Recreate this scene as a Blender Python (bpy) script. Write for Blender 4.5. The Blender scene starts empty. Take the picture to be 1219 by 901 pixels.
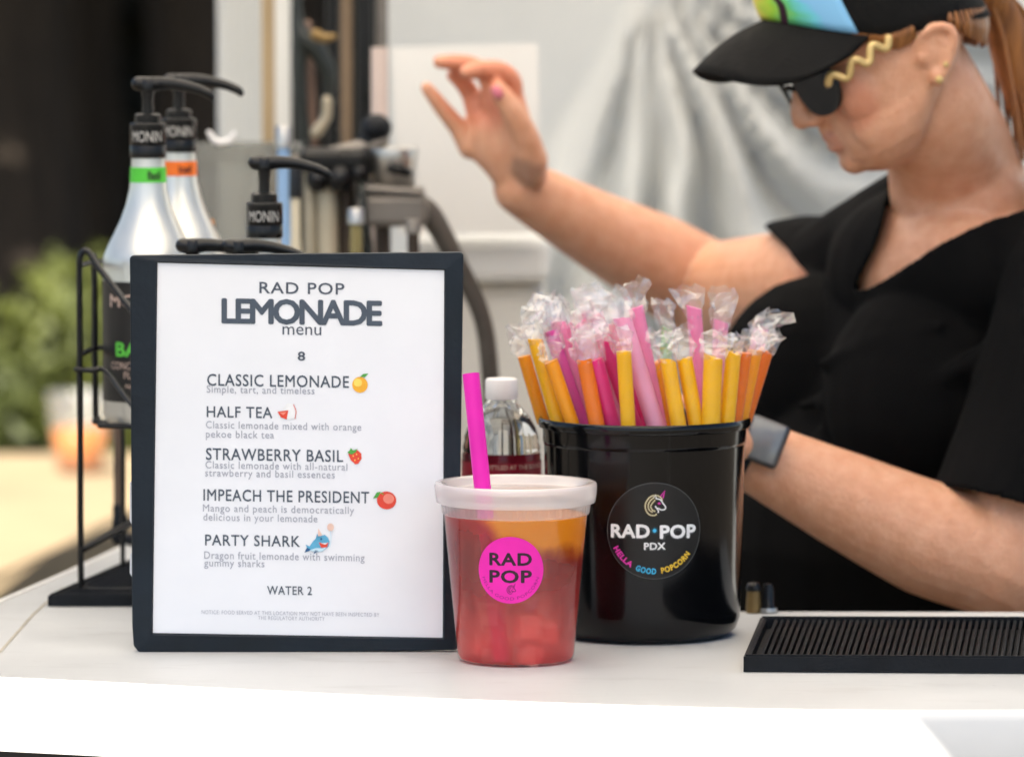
import bpy, bmesh, math, random
from mathutils import Vector, Matrix, noise as mnoise
random.seed(7)
sc = bpy.context.scene
R = math.radians

# ---------------------------------------------------------------- camera, sky, sun, exposure
F_PX, CX, CY = 6000.0, 609.5, 450.5          # focal length in photo pixels (1219 wide)
HORIZON = -25.0
CZ = 1.05                                     # counter top height
H = CZ + 0.506                                # camera height
PITCH = math.atan((CY - HORIZON) / F_PX)
cd = bpy.data.cameras.new('camera'); cam = bpy.data.objects.new('camera', cd)
sc.collection.objects.link(cam); sc.camera = cam
cam.location = (0, 0, H); cam.rotation_euler = (math.pi/2 - PITCH, 0, 0)
cd.sensor_width = 36; cd.lens = 36 * F_PX / 1219.0
cd.clip_start = 0.05; cd.clip_end = 3000
cd.dof.use_dof = True; cd.dof.focus_distance = 3.69; cd.dof.aperture_fstop = 6.6

SUN_EL, SUN_AZ = 52.0, 198.0                  # azimuth of the sun, clockwise from +Y
w = bpy.data.worlds.new('World'); sc.world = w; w.use_nodes = True
nt = w.node_tree
sky = nt.nodes.new('ShaderNodeTexSky'); sky.sky_type = 'NISHITA'; sky.sun_disc = False
sky.sun_elevation = R(SUN_EL); sky.sun_rotation = R(SUN_AZ)
nt.links.new(sky.outputs[0], nt.nodes['Background'].inputs[0])
nt.nodes['Background'].inputs[1].default_value = 0.055
sd = bpy.data.lights.new('sun', 'SUN'); sd.energy = 5.0; sd.angle = R(0.53); sd.color = (1, .94, .85)
sun = bpy.data.objects.new('sun', sd); sc.collection.objects.link(sun)
S = Vector((math.sin(R(SUN_AZ))*math.cos(R(SUN_EL)), math.cos(R(SUN_AZ))*math.cos(R(SUN_EL)), math.sin(R(SUN_EL))))
sun.rotation_euler = (-S).to_track_quat('-Z', 'Y').to_euler(); sun.location = S * 50
sc.view_settings.view_transform = 'Standard'; sc.view_settings.look = 'None'
sc.view_settings.exposure = 1.88; sc.view_settings.gamma = 1.0
sc.cycles.use_denoising = True
sc.cycles.transparent_max_bounces = 40; sc.cycles.max_bounces = 14; sc.cycles.transmission_bounces = 12
sc.cycles.sample_clamp_indirect = 6

# ---------------------------------------------------------------- pixel <-> place helpers
_c, _s = math.cos(PITCH), math.sin(PITCH)
def ray(px, py):
    u, v = (px-CX)/F_PX, (CY-py)/F_PX
    return Vector((u, _c + v*_s, -_s + v*_c))
def P(px, py, Y):
    d = ray(px, py); return Vector((0, 0, H)) + d*(Y/d.y)
def G(px, py, z=CZ):
    d = ray(px, py); return Vector((0, 0, H)) + d*((z-H)/d.z)

# ---------------------------------------------------------------- materials
def mat(name, col, rough=.5, metal=0, var=.0, vscale=20, bump=0, bscale=60, col2=None, stretch=None, sss=0, spec=.5, trans=0, ior=1.45, coat=0, rvar=0):
    m = bpy.data.materials.new(name); m.use_nodes = True
    t = m.node_tree; b = t.nodes['Principled BSDF']
    b.inputs['Base Color'].default_value = (*col, 1)
    b.inputs['Roughness'].default_value = rough; b.inputs['Metallic'].default_value = metal
    b.inputs['Specular IOR Level'].default_value = spec; b.inputs['IOR'].default_value = ior
    b.inputs['Transmission Weight'].default_value = trans; b.inputs['Coat Weight'].default_value = coat
    if sss:
        b.inputs['Subsurface Weight'].default_value = sss
        b.inputs['Subsurface Radius'].default_value = (1, .35, .18); b.inputs['Subsurface Scale'].default_value = .006
    tc = t.nodes.new('ShaderNodeTexCoord'); mp = t.nodes.new('ShaderNodeMapping')
    t.links.new(tc.outputs['Object'], mp.inputs[0])
    if stretch: mp.inputs['Scale'].default_value = stretch
    if var or col2 or rvar:
        n = t.nodes.new('ShaderNodeTexNoise'); n.inputs['Scale'].default_value = vscale; n.inputs['Detail'].default_value = 6
        t.links.new(mp.outputs[0], n.inputs['Vector'])
        cr = t.nodes.new('ShaderNodeValToRGB')
        c2 = col2 or tuple(max(0, c*(1-var)) for c in col); c1 = col if col2 else tuple(min(1, c*(1+var)) for c in col)
        cr.color_ramp.elements[0].color = (*c2, 1); cr.color_ramp.elements[1].color = (*c1, 1)
        cr.color_ramp.elements[0].position = .32; cr.color_ramp.elements[1].position = .68
        t.links.new(n.outputs[0], cr.inputs[0])
        if var or col2: t.links.new(cr.outputs[0], b.inputs['Base Color'])
        if rvar:
            mr = t.nodes.new('ShaderNodeMapRange'); mr.inputs[3].default_value = max(0, rough-rvar); mr.inputs[4].default_value = min(1, rough+rvar)
            t.links.new(n.outputs[0], mr.inputs[0]); t.links.new(mr.outputs[0], b.inputs['Roughness'])
    if bump:
        n2 = t.nodes.new('ShaderNodeTexNoise'); n2.inputs['Scale'].default_value = bscale; n2.inputs['Detail'].default_value = 4
        t.links.new(mp.outputs[0], n2.inputs['Vector'])
        bp = t.nodes.new('ShaderNodeBump'); bp.inputs['Strength'].default_value = bump; bp.inputs['Distance'].default_value = .004
        t.links.new(n2.outputs[0], bp.inputs['Height']); t.links.new(bp.outputs[0], b.inputs['Normal'])
    return m
def nodes(m): return m.node_tree.nodes, m.node_tree.links, m.node_tree.nodes['Principled BSDF'], m.node_tree.nodes['Material Output']
def fabric_translucent(name, col, tcol, fac):
    m = mat(name, col, .8, var=.05, vscale=3); n, l, b, o = nodes(m)
    tr = n.new('ShaderNodeBsdfTranslucent'); tr.inputs[0].default_value = (*tcol, 1)
    mx = n.new('ShaderNodeMixShader'); mx.inputs[0].default_value = fac
    l.new(b.outputs[0], mx.inputs[1]); l.new(tr.outputs[0], mx.inputs[2]); l.new(mx.outputs[0], o.inputs[0])
    return m
def clear_plastic(name, tint=(1, 1, 1), haze=.1, hazecol=(.9, .9, .9), rough=.08, bump=0, bscale=100, f0=.5, stretch=None):
    """thin clear film: see-through + a sheen + a little milky haze"""
    m = mat(name, hazecol, .5, bump=bump, bscale=bscale, stretch=stretch); n, l, b, o = nodes(m)
    tp = n.new('ShaderNodeBsdfTransparent'); tp.inputs[0].default_value = (*tint, 1)
    gl = n.new('ShaderNodeBsdfGlossy'); gl.inputs['Roughness'].default_value = rough
    tl = n.new('ShaderNodeBsdfTranslucent'); tl.inputs[0].default_value = (*hazecol, 1)
    df = n.new('ShaderNodeBsdfDiffuse'); df.inputs[0].default_value = (*hazecol, 1)
    hz = n.new('ShaderNodeMixShader'); hz.inputs[0].default_value = .45
    l.new(df.outputs[0], hz.inputs[1]); l.new(tl.outputs[0], hz.inputs[2])
    m1 = n.new('ShaderNodeMixShader'); m1.inputs[0].default_value = haze
    l.new(tp.outputs[0], m1.inputs[1]); l.new(hz.outputs[0], m1.inputs[2])
    fr = n.new('ShaderNodeLayerWeight'); fr.inputs[0].default_value = .5
    pw = n.new('ShaderNodeMath'); pw.operation = 'POWER'; pw.inputs[1].default_value = 4; l.new(fr.outputs['Facing'], pw.inputs[0])
    mu = n.new('ShaderNodeMath'); mu.operation = 'MULTIPLY_ADD'; mu.inputs[1].default_value = min(.8, f0*.8); mu.inputs[2].default_value = .045*f0*2; mu.use_clamp = True
    l.new(pw.outputs[0], mu.inputs[0])
    m2 = n.new('ShaderNodeMixShader'); l.new(mu.outputs[0], m2.inputs[0])
    l.new(m1.outputs[0], m2.inputs[1]); l.new(gl.outputs[0], m2.inputs[2]); l.new(m2.outputs[0], o.inputs[0])
    if bump:
        bp = [x for x in n if x.type == 'BUMP'][0]
        for q in (gl, tl, df, fr): l.new(bp.outputs[0], q.inputs['Normal'])
    return m

# ---------------------------------------------------------------- mesh helpers (all in world coordinates)
def wloc(o):
    v = Vector((0, 0, 0))
    while o: v += o.location; o = o.parent
    return v
def link(o): sc.collection.objects.link(o); return o
def tag(o, label=None, cat=None, group=None, kind=None):
    if label: o['label'] = label
    if cat: o['category'] = cat
    if group: o['group'] = group
    if kind: o['kind'] = kind
    return o
def thing(name, label, cat, loc, group=None):
    o = link(bpy.data.objects.new(name, None)); o.location = loc; o.empty_display_size = .05
    return tag(o, label, cat, group)
def obj(name, bm, m, parent=None, loc=None, smooth=False, auto=None):
    me = bpy.data.meshes.new(name)
    base = wloc(parent) if parent else Vector((0, 0, 0))
    loc = Vector(loc) if loc is not None else None
    off = base if loc is None else loc
    bmesh.ops.translate(bm, verts=bm.verts, vec=-off)
    bmesh.ops.recalc_face_normals(bm, faces=bm.faces)
    bm.to_mesh(me); bm.free()
    o = link(bpy.data.objects.new(name, me))
    for x in (m if isinstance(m, (list, tuple)) else [m]): me.materials.append(x)
    if parent: o.parent = parent
    if loc is not None: o.location = loc - base
    if smooth:
        for p in me.polygons: p.use_smooth = True
        if auto:
            me.set_sharp_from_angle(angle=R(auto))
    return o
def new(): return bmesh.new()
def lathe(bm, prof, c=(0, 0, 0), n=48, a0=0, a1=360, closed=True, mi=0):
    c = Vector(c); full = abs(a1-a0-360) < 1e-6
    rings = []
    k = n if full else n+1
    for r, z in prof:
        if r < 1e-6: rings.append([bm.verts.new(c+Vector((0, 0, z)))])
        else: rings.append([bm.verts.new(c+Vector((r*math.sin(R(a0+(a1-a0)*i/n)), -r*math.cos(R(a0+(a1-a0)*i/n)), z))) for i in range(k)])
    for A, B in zip(rings, rings[1:]):
        for i in range(n):
            j = (i+1) % k
            if len(A) == 1 and len(B) == 1: continue
            if len(A) == 1: f = bm.faces.new((A[0], B[j], B[i]))
            elif len(B) == 1: f = bm.faces.new((A[i], A[j], B[0]))
            else: f = bm.faces.new((A[i], A[j], B[j], B[i]))
            f.material_index = mi
    return rings
def catmull(pts, k=6):
    pts = [Vector(p) for p in pts]; out = []
    ext = [2*pts[0]-pts[1]]+pts+[2*pts[-1]-pts[-2]]
    for i in range(1, len(ext)-2):
        p0, p1, p2, p3 = ext[i-1:i+3]
        for j in range(k):
            t = j/k
            out.append(.5*((2*p1)+(p2-p0)*t+(2*p0-5*p1+4*p2-p3)*t*t+(3*p1-p0-3*p2+p3)*t**3))
    out.append(pts[-1]); return out
def lerp_list(vals, n):
    out = []
    for i in range(n):
        t = i/(n-1)*(len(vals)-1); a = min(int(t), len(vals)-2); f = t-a
        va, vb = vals[a], vals[a+1]
        if isinstance(va, (tuple, list)): out.append(tuple(x*(1-f)+y*f for x, y in zip(va, vb)))
        else: out.append(va*(1-f)+vb*f)
    return out
def tube(bm, pts, rads, seg=12, side=None, cap='round', k=6, smooth=True, level=None):
    """a swept tube through pts; rads: one number, or one per point; a pair gives an elliptical section (side axis, other axis)"""
    if not isinstance(rads, (list,)): rads = [rads]*len(pts)
    if smooth and len(pts) > 2: P_ = catmull(pts, k); r_ = lerp_list(rads, len(P_))
    else:
        P_ = [Vector(p) for p in pts]; r_ = list(rads)
    tang = [(P_[min(i+1, len(P_)-1)]-P_[max(i-1, 0)]).normalized() for i in range(len(P_))]
    s0 = Vector(side) if side is not None else (Vector((0, 0, 1)) if abs(tang[0].z) < .9 else Vector((1, 0, 0)))
    rings = []
    pr = lambda r: r if isinstance(r, tuple) else (r, r)
    def ring(p, t, s, r, scale=1.):
        s = (s - t*s.dot(t)).normalized(); u = t.cross(s)
        if level: s, u = level                           # keep the sections level
        return [bm.verts.new(p + s*(r[0]*scale*math.cos(2*math.pi*i/seg)) + u*(r[1]*scale*math.sin(2*math.pi*i/seg))) for i in range(seg)], s
    s = s0
    if cap == 'round':
        r = pr(r_[0]); m_ = min(r)
        for a in (75, 50, 25): q, s = ring(P_[0]-tang[0]*m_*math.sin(R(a)), tang[0], s, r, math.cos(R(a))); rings.append(q)
    for p, t, r in zip(P_, tang, r_):
        if side is not None: s = Vector(side)
        q, s = ring(p, t, s, pr(r)); rings.append(q)
    if cap == 'round':
        r = pr(r_[-1]); m_ = min(r)
        for a in (25, 50, 75): q, s = ring(P_[-1]+tang[-1]*m_*math.sin(R(a)), tang[-1], s, r, math.cos(R(a))); rings.append(q)
    for A, B in zip(rings, rings[1:]):
        for i in range(seg): bm.faces.new((A[i], A[(i+1) % seg], B[(i+1) % seg], B[i]))
    if cap: bm.faces.new(rings[0][::-1]); bm.faces.new(rings[-1])
    return rings
def box(bm, c, size, rot=None, bevel=0, bseg=2):
    M = Matrix.Translation(Vector(c)) @ (rot.to_4x4() if rot is not None else Matrix()) @ Matrix.Diagonal((*size, 1))
    r = bmesh.ops.create_cube(bm, size=1, matrix=M)
    if bevel:
        es = {e for v in r['verts'] for e in v.link_edges}
        bmesh.ops.bevel(bm, geom=list(es), offset=bevel, segments=bseg, affect='EDGES', profile=.5)
def ell(bm, c, rad, rot=None, u=20, v=12):
    M = Matrix.Translation(Vector(c)) @ (rot.to_4x4() if rot is not None else Matrix()) @ Matrix.Diagonal((*rad, 1))
    bmesh.ops.create_uvsphere(bm, u_segments=u, v_segments=v, radius=1, matrix=M)
def prism(bm, poly, z0, z1, bevel=0):
    """poly: list of (x, y); extruded from z0 to z1"""
    a = [bm.verts.new((p[0], p[1], z0)) for p in poly]; b = [bm.verts.new((p[0], p[1], z1)) for p in poly]
    n = len(poly); bm.faces.new(a[::-1]); top = bm.faces.new(b)
    for i in range(n): bm.faces.new((a[i], a[(i+1) % n], b[(i+1) % n], b[i]))
    if bevel: bmesh.ops.bevel(bm, geom=list(top.edges), offset=bevel, segments=3, affect='EDGES', profile=.5)
def bake(o):
    dg = bpy.context.evaluated_depsgraph_get(); dg.update()
    me = bpy.data.meshes.new_from_object(o.evaluated_get(dg)); o.modifiers.clear(); old = o.data; o.data = me; bpy.data.meshes.remove(old)
def remesh(o, vox, smooth_it=4, fac=.5):
    md = o.modifiers.new('r', 'REMESH'); md.mode = 'VOXEL'; md.voxel_size = vox; md.use_smooth_shade = True
    if smooth_it: ms = o.modifiers.new('s', 'SMOOTH'); ms.factor = fac; ms.iterations = smooth_it
    bake(o)

# ---------------------------------------------------------------- lettering
_tc = {}
def text_geo(body, bold=0., spacing=1.):
    key = (body, bold, spacing)
    if key not in _tc:
        cu = bpy.data.curves.new('t', 'FONT'); cu.body = body; cu.size = 1; cu.offset = bold; cu.space_character = spacing; cu.resolution_u = 3
        o = link(bpy.data.objects.new('t', cu)); dg = bpy.context.evaluated_depsgraph_get(); dg.update()
        me = o.evaluated_get(dg).to_mesh()
        _tc[key] = ([(v.co.x, v.co.y) for v in me.vertices], [tuple(p.vertices) for p in me.polygons])
        o.evaluated_get(dg).to_mesh_clear(); bpy.data.objects.remove(o); bpy.data.curves.remove(cu)
    return _tc[key]
CAP = None
def put_text(bm, body, x0, x1, base, cap, f, bold=0., spacing=1., mi=0, warp=None):
    """lettering from x0 to x1 on a baseline, cap height `cap`; f maps (u, v) to a point; bold = stroke gain in em"""
    vs, fs = text_geo(body, 0, spacing)
    hv, _ = text_geo('H', 0)
    ch = max(v[1] for v in hv)-min(v[1] for v in hv); y0 = min(v[1] for v in hv)
    a, b = min(v[0] for v in vs), max(v[0] for v in vs)
    g = max(0, bold); sx, sy = (x1-x0)/(b-a+2*g), cap/(ch+2*g)
    k = 0 if g == 0 else (1 if g < .02 else 2)
    sh = [(0, 0)] if k == 0 else ([(g*math.cos(t), g*math.sin(t)) for t in (.785, 2.356, 3.927, 5.498)] if k == 1 else [(0, 0)]+[(g*math.cos(t*.785), g*math.sin(t*.785)) for t in range(8)])
    for n_, (dx, dy) in enumerate(sh):
        out = []
        for x, y in vs:
            u, v = x0+(x-a+g+dx)*sx, base+(y-y0+g+dy)*sy
            if warp: u, v = warp(u, v)
            out.append(bm.verts.new(f(u, v)+Vector((0, -.000012*n_, 0))))
        for q in fs:
            try: bm.faces.new([out[i] for i in q]).material_index = mi
            except ValueError: pass
def put_poly(bm, poly, f, mi=0):
    vs = [bm.verts.new(f(*p)) for p in poly]
    fc = bm.faces.new(vs); fc.material_index = mi
    if len(vs) > 4: bmesh.ops.triangulate(bm, faces=[fc])
def disc_pts(cx, cy, rx, ry=None, n=20, a=0):
    ry = ry or rx
    return [(cx+rx*math.cos(2*math.pi*i/n)*math.cos(a)-ry*math.sin(2*math.pi*i/n)*math.sin(a), cy+rx*math.cos(2*math.pi*i/n)*math.sin(a)+ry*math.sin(2*math.pi*i/n)*math.cos(a)) for i in range(n)]
def put_disc(bm, cx, cy, r, f, mi=0, rings=6, n=48):
    c = bm.verts.new(f(cx, cy)); prev = None
    for k in range(1, rings+1):
        cur = [bm.verts.new(f(cx+r*k/rings*math.cos(2*math.pi*i/n), cy+r*k/rings*math.sin(2*math.pi*i/n))) for i in range(n)]
        for i in range(n):
            j = (i+1) % n
            fc = bm.faces.new((c, cur[i], cur[j])) if prev is None else bm.faces.new((prev[i], cur[i], cur[j], prev[j]))
            fc.material_index = mi
        prev = cur
def put_stroke(bm, pts, wd, f, mi=0, closed=False, k=5):
    p = [Vector((a, b, 0)) for a, b in pts]
    if k > 1: p = catmull(p, k)
    L, Rr = [], []
    for i, q in enumerate(p):
        t = (p[min(i+1, len(p)-1)]-p[max(i-1, 0)]).normalized(); n = Vector((-t.y, t.x, 0))*wd/2
        L.append(bm.verts.new(f(*(q+n).xy))); Rr.append(bm.verts.new(f(*(q-n).xy)))
    for i in range(len(p)-1):
        bm.faces.new((L[i], Rr[i], Rr[i+1], L[i+1])).material_index = mi
# ================================================================ materials in use
M = {}
M['paving'] = mat('asphalt', (.075, .060, .042), .9, var=.25, vscale=1.2, bump=.4, bscale=25)
M['laminate'] = mat('laminate', (.52, .525, .515), .42, var=.07, vscale=6, bump=.04, bscale=90, rvar=.16)
n_, l_, b_, o_ = nodes(M['laminate'])                # worn top: broad grey smudges and fine scratches
tc = n_.new('ShaderNodeTexCoord'); mp_ = n_.new('ShaderNodeMapping'); mp_.inputs['Scale'].default_value = (1.2, 3.5, 1); mp_.inputs['Rotation'].default_value = (0, 0, .35); l_.new(tc.outputs['Object'], mp_.inputs[0])
s1 = n_.new('ShaderNodeTexNoise'); s1.inputs['Scale'].default_value = 9; s1.inputs['Detail'].default_value = 7; s1.inputs['Roughness'].default_value = .65; l_.new(mp_.outputs[0], s1.inputs['Vector'])
r1 = n_.new('ShaderNodeMapRange'); r1.inputs[1].default_value = .56; r1.inputs[2].default_value = .78; r1.inputs[4].default_value = .38; l_.new(s1.outputs[0], r1.inputs[0])
s2 = n_.new('ShaderNodeTexNoise'); s2.inputs['Scale'].default_value = 160; s2.inputs['Detail'].default_value = 2; l_.new(tc.outputs['Object'], s2.inputs['Vector'])
r2 = n_.new('ShaderNodeMapRange'); r2.inputs[1].default_value = .70; r2.inputs[2].default_value = .76; r2.inputs[4].default_value = .35; l_.new(s2.outputs[0], r2.inputs[0])
mxm = n_.new('ShaderNodeMath'); mxm.operation = 'MAXIMUM'; l_.new(r1.outputs[0], mxm.inputs[0]); l_.new(r2.outputs[0], mxm.inputs[1])
mxs = n_.new('ShaderNodeMixRGB'); l_.new(mxm.outputs[0], mxs.inputs[0]); l_.new(b_.inputs['Base Color'].links[0].from_socket, mxs.inputs[1]); mxs.inputs[2].default_value = (.33, .32, .30, 1); l_.new(mxs.outputs[0], b_.inputs['Base Color'])
M['white_edge'] = mat('white_edge', (.80, .79, .76), .4, var=.03, vscale=9, rvar=.1)
M['dark_panel'] = mat('dark_panel', (.03, .03, .035), .5, var=.2, vscale=8)
M['rubber'] = mat('rubber', (.0055, .0068, .0095), .55, spec=.25, var=.35, vscale=40, bump=.15, bscale=300, rvar=.15)
M['black_gloss'] = mat('black_gloss', (.0025, .0025, .003), .13, spec=.4, var=.3, vscale=15, rvar=.07, bump=.02, bscale=25)
M['black_plastic'] = mat('black_plastic', (.004, .004, .0045), .3, spec=.4, var=.3, vscale=30, rvar=.1)
M['black_wire'] = mat('black_wire', (.004, .004, .0045), .35, spec=.4, var=.4, vscale=80, rvar=.1)
M['frame_board'] = mat('frame_board', (.0075, .013, .020), .5, spec=.3, var=.35, vscale=18, bump=.08, bscale=260, rvar=.15)
M['paper'] = mat('paper', (.80, .81, .84), .35, var=.02, vscale=14, bump=.10, bscale=16, rvar=.12, coat=.35)
M['silver'] = mat('silver', (.60, .60, .56), .32, metal=.6, var=.04, vscale=12, bump=.03, bscale=40)
M['label_black'] = mat('label_black', (.010, .008, .007), .4, var=.3, vscale=20)
def flat(name, col, rough=.5): return mat(name, col, rough, var=.08, vscale=120)
M['print_dark'] = flat('print_dark', (.065, .085, .115)); M['print_mid'] = flat('print_mid', (.075, .09, .12)); M['print_soft'] = flat('print_soft', (.36, .37, .43))
M['print_white'] = flat('print_white', (.82, .82, .82)); M['print_grey'] = flat('print_grey', (.10, .10, .10)); M['glow_white'] = flat('glow_white', (.055, .06, .062))
M['print_cyan'] = flat('print_cyan', (.05, .45, .75)); M['print_pink'] = flat('print_pink', (.75, .04, .42)); M['print_yellow'] = flat('print_yellow', (.80, .52, .04))
M['glow_cyan'] = flat('glow_cyan', (.004, .05, .08)); M['glow_pink'] = flat('glow_pink', (.07, .004, .04)); M['glow_yellow'] = flat('glow_yellow', (.08, .05, .005))
M['print_cream'] = flat('print_cream', (.62, .56, .36)); M['print_black'] = flat('print_black', (.03, .008, .02)); M['print_plum'] = flat('print_plum', (.32, .01, .17))
M['print_green'] = flat('print_green', (.10, .50, .05)); M['print_tan'] = flat('print_tan', (.55, .40, .33))
M['tape_green'] = mat('tape_green', (.08, .52, .04), .5, var=.1, vscale=60); M['tape_orange'] = mat('tape_orange', (.80, .16, .01), .5, var=.1, vscale=60)
M['hot_pink'] = mat('hot_pink', (.75, .008, .40), .42, var=.08, vscale=25)
M['lid'] = clear_plastic('lid_plastic', tint=(.97, .96, .96), haze=.58, hazecol=(.93, .91, .91), rough=.25, f0=1.)
M['tent_cloth'] = fabric_translucent('tent_cloth', (.76, .765, .74), (.66, .66, .62), .3)
M['roof_cloth'] = fabric_translucent('roof_cloth', (.85, .83, .78), (.96, .92, .86), .85)
M['film'] = clear_plastic('clear_film', haze=.02, rough=.13, bump=.6, bscale=140, f0=.22)
M['film_top'] = clear_plastic('crinkled_film', haze=.10, hazecol=(1, .98, .98), rough=.14, bump=.35, bscale=90, f0=1.3)
M['tub'] = clear_plastic('tub_plastic', tint=(.82, .82, .80), haze=.2, hazecol=(.6, .6, .57), rough=.2)
M['cup_shell'] = clear_plastic('cup_plastic', tint=(.96, .95, .95), haze=.02, rough=.12, f0=.7)
M['cup_band'] = clear_plastic('cup_band_plastic', tint=(.9, .88, .88), haze=.36, rough=.2, f0=.8)
M['water'] = mat('bottled_water', (.97, .985, .985), .03, trans=1, ior=1.34)
M['white_plastic'] = mat('white_plastic', (.75, .73, .72), .4, var=.04, vscale=30)
M['steel'] = mat('steel', (.45, .44, .42), .35, metal=.9, var=.15, vscale=20, rvar=.1)
M['grey_metal'] = mat('grey_metal', (.19, .17, .15), .45, metal=.4, var=.2, vscale=12)
M['brass'] = mat('brass', (.20, .13, .05), .45, metal=.6, var=.2, vscale=20)
M['tan_wood'] = mat('tan_wood', (.40, .29, .16), .6, var=.25, vscale=8, stretch=(6, 6, .6), bump=.2, bscale=30)
M['white_paint'] = mat('white_paint', (.76, .75, .71), .45, var=.05, vscale=5)
M['cream_paint'] = mat('cream_paint', (.74, .70, .62), .5, var=.05, vscale=4)
M['blue_plastic'] = mat('blue_plastic', (.25, .40, .62), .4, var=.1, vscale=10)
M['hose'] = mat('hose_rubber', (.012, .016, .014), .45, var=.3, vscale=20)
M['cloth_cream'] = mat('cloth_cream', (.25, .185, .105), .85, var=.10, vscale=5, bump=.3, bscale=12)
M['bark'] = mat('bark', (.030, .021, .013), .9, var=.4, vscale=9, stretch=(3, 3, .5), bump=.8, bscale=14)
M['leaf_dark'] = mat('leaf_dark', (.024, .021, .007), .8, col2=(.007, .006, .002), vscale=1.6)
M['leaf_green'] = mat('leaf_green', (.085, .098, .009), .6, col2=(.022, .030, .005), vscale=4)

# ================================================================ the setting
bm = new(); bmesh.ops.create_grid(bm, x_segments=40, y_segments=40, size=500)
tag(obj('ground', bm, M['paving']), 'dark asphalt ground around the stall', kind='structure')

def leaves(bm, c, rad, n, size, hollow=.35, flat_=1.0):
    for i in range(n):
        while True:
            v = Vector((random.uniform(-1, 1), random.uniform(-1, 1), random.uniform(-1, 1)))
            if hollow < v.length < 1: break
        k = 1 + .35*mnoise.noise(v*2.3+Vector(c)*.7)
        p = Vector(c)+Vector((v.x*rad[0], v.y*rad[1], v.z*rad[2]))*k
        if mnoise.noise(p*1.7) < -.22: continue
        s = size*random.uniform(.5, 1.3)
        a = Vector((random.gauss(0, 1), random.gauss(0, 1), random.gauss(0, .6))).normalized(); b_ = a.orthogonal().normalized()
        b_.rotate(Matrix.Rotation(random.uniform(0, 6.28), 3, a)); c_ = a.cross(b_)
        q = [bm.verts.new(p+b_*s), bm.verts.new(p+c_*s*.45+a*s*.1), bm.verts.new(p-b_*s), bm.verts.new(p-c_*s*.45+a*s*.1)]
        bm.faces.new(q)
tree_lab = ['dark shaded tree with a thick trunk at the far left behind the cream table', 'dark shaded tree with a slim trunk left of the wire bottle rack',
            'dark shaded tree behind the silver syrup bottles', 'dark shaded tree behind the white tent leg']
for i, (px, Y, r) in enumerate([(20, 13.2, .16), (118, 14.0, .09), (232, 13.5, .12), (352, 14.2, .12)]):
    b0 = P(px, 400, Y); b0.z = 0
    t = thing('shade_tree', tree_lab[i], 'tree', b0, 'dark trees behind the stall')
    bm = new(); top = b0+Vector((random.uniform(-.2, .2), 0, 3.2))
    tube(bm, [b0-Vector((0, 0, .1)), b0+Vector((.03, 0, .5)), b0+Vector((-.02, 0, 1.6)), top], [r*1.5, r*1.1, r*.9, r*.6], seg=12)
    for k in range(5):
        a = k*1.3+i; e = top+Vector((math.cos(a)*1.4, math.sin(a)*1.2, .9)); tube(bm, [top-Vector((0, 0, .9-.15*k)), (top+e)/2+Vector((0, 0, -.1)), e], [r*.5, r*.3, .02], seg=8)
    obj('trunk', bm, M['bark'], t, smooth=True)
    bm = new()
    for k in range(7): leaves(bm, b0+Vector((random.uniform(-1.2, 1.2), random.uniform(-2.2, 1.6), random.uniform(2.6, 4.6))), (1.3, 1.6, .8), 620, .17, .1)
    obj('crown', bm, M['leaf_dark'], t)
hb = P(150, 400, 16); hb.z = 0
t = thing('hedge', 'tall dark hedge closing the view behind the trees', 'hedge', hb)
bm = new()
for k in range(26): leaves(bm, (hb.x-4+k*.33, 16+random.uniform(-.3, .3), random.choice((.5, 1.3, 2.1))), (.7, .5, .75), 430, .15, .0)
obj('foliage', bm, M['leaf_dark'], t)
bm = new(); prism(bm, [(hb.x-4.6, 16.35), (hb.x+5.2, 16.35), (hb.x+5.2, 16.6), (hb.x-4.6, 16.6)], 0, 2.9); obj('backing_slab', bm, mat('hedge_core', (.006, .005, .003), .9, var=.4, vscale=6), t)  # one solid near-black slab closing the hedge behind its leaves
for i, (px, py, Y, rr) in enumerate([(12, 470, 10.4, .25), (70, 455, 10.9, .24), (118, 480, 11.3, .2)]):
    c = P(px, py, Y); b0 = Vector((c.x, c.y, 0))
    t = thing('green_bush', ['bright green bush at the far left edge behind the cream table', 'bright green bush behind the far plastic cup', 'smaller green bush beside the black wire rack'][i], 'bush', b0, 'green bushes behind the cream table')
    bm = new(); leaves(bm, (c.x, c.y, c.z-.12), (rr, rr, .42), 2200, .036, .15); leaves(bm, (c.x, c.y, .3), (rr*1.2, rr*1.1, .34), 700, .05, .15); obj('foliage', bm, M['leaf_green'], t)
    bm = new()
    for k in range(4): tube(bm, [b0+Vector((.02*k-.03, 0, 0)), Vector((c.x+random.uniform(-.15, .15), c.y, c.z-.05))], [.012, .004], seg=6)
    obj('stem', bm, M['bark'], t)

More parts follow.
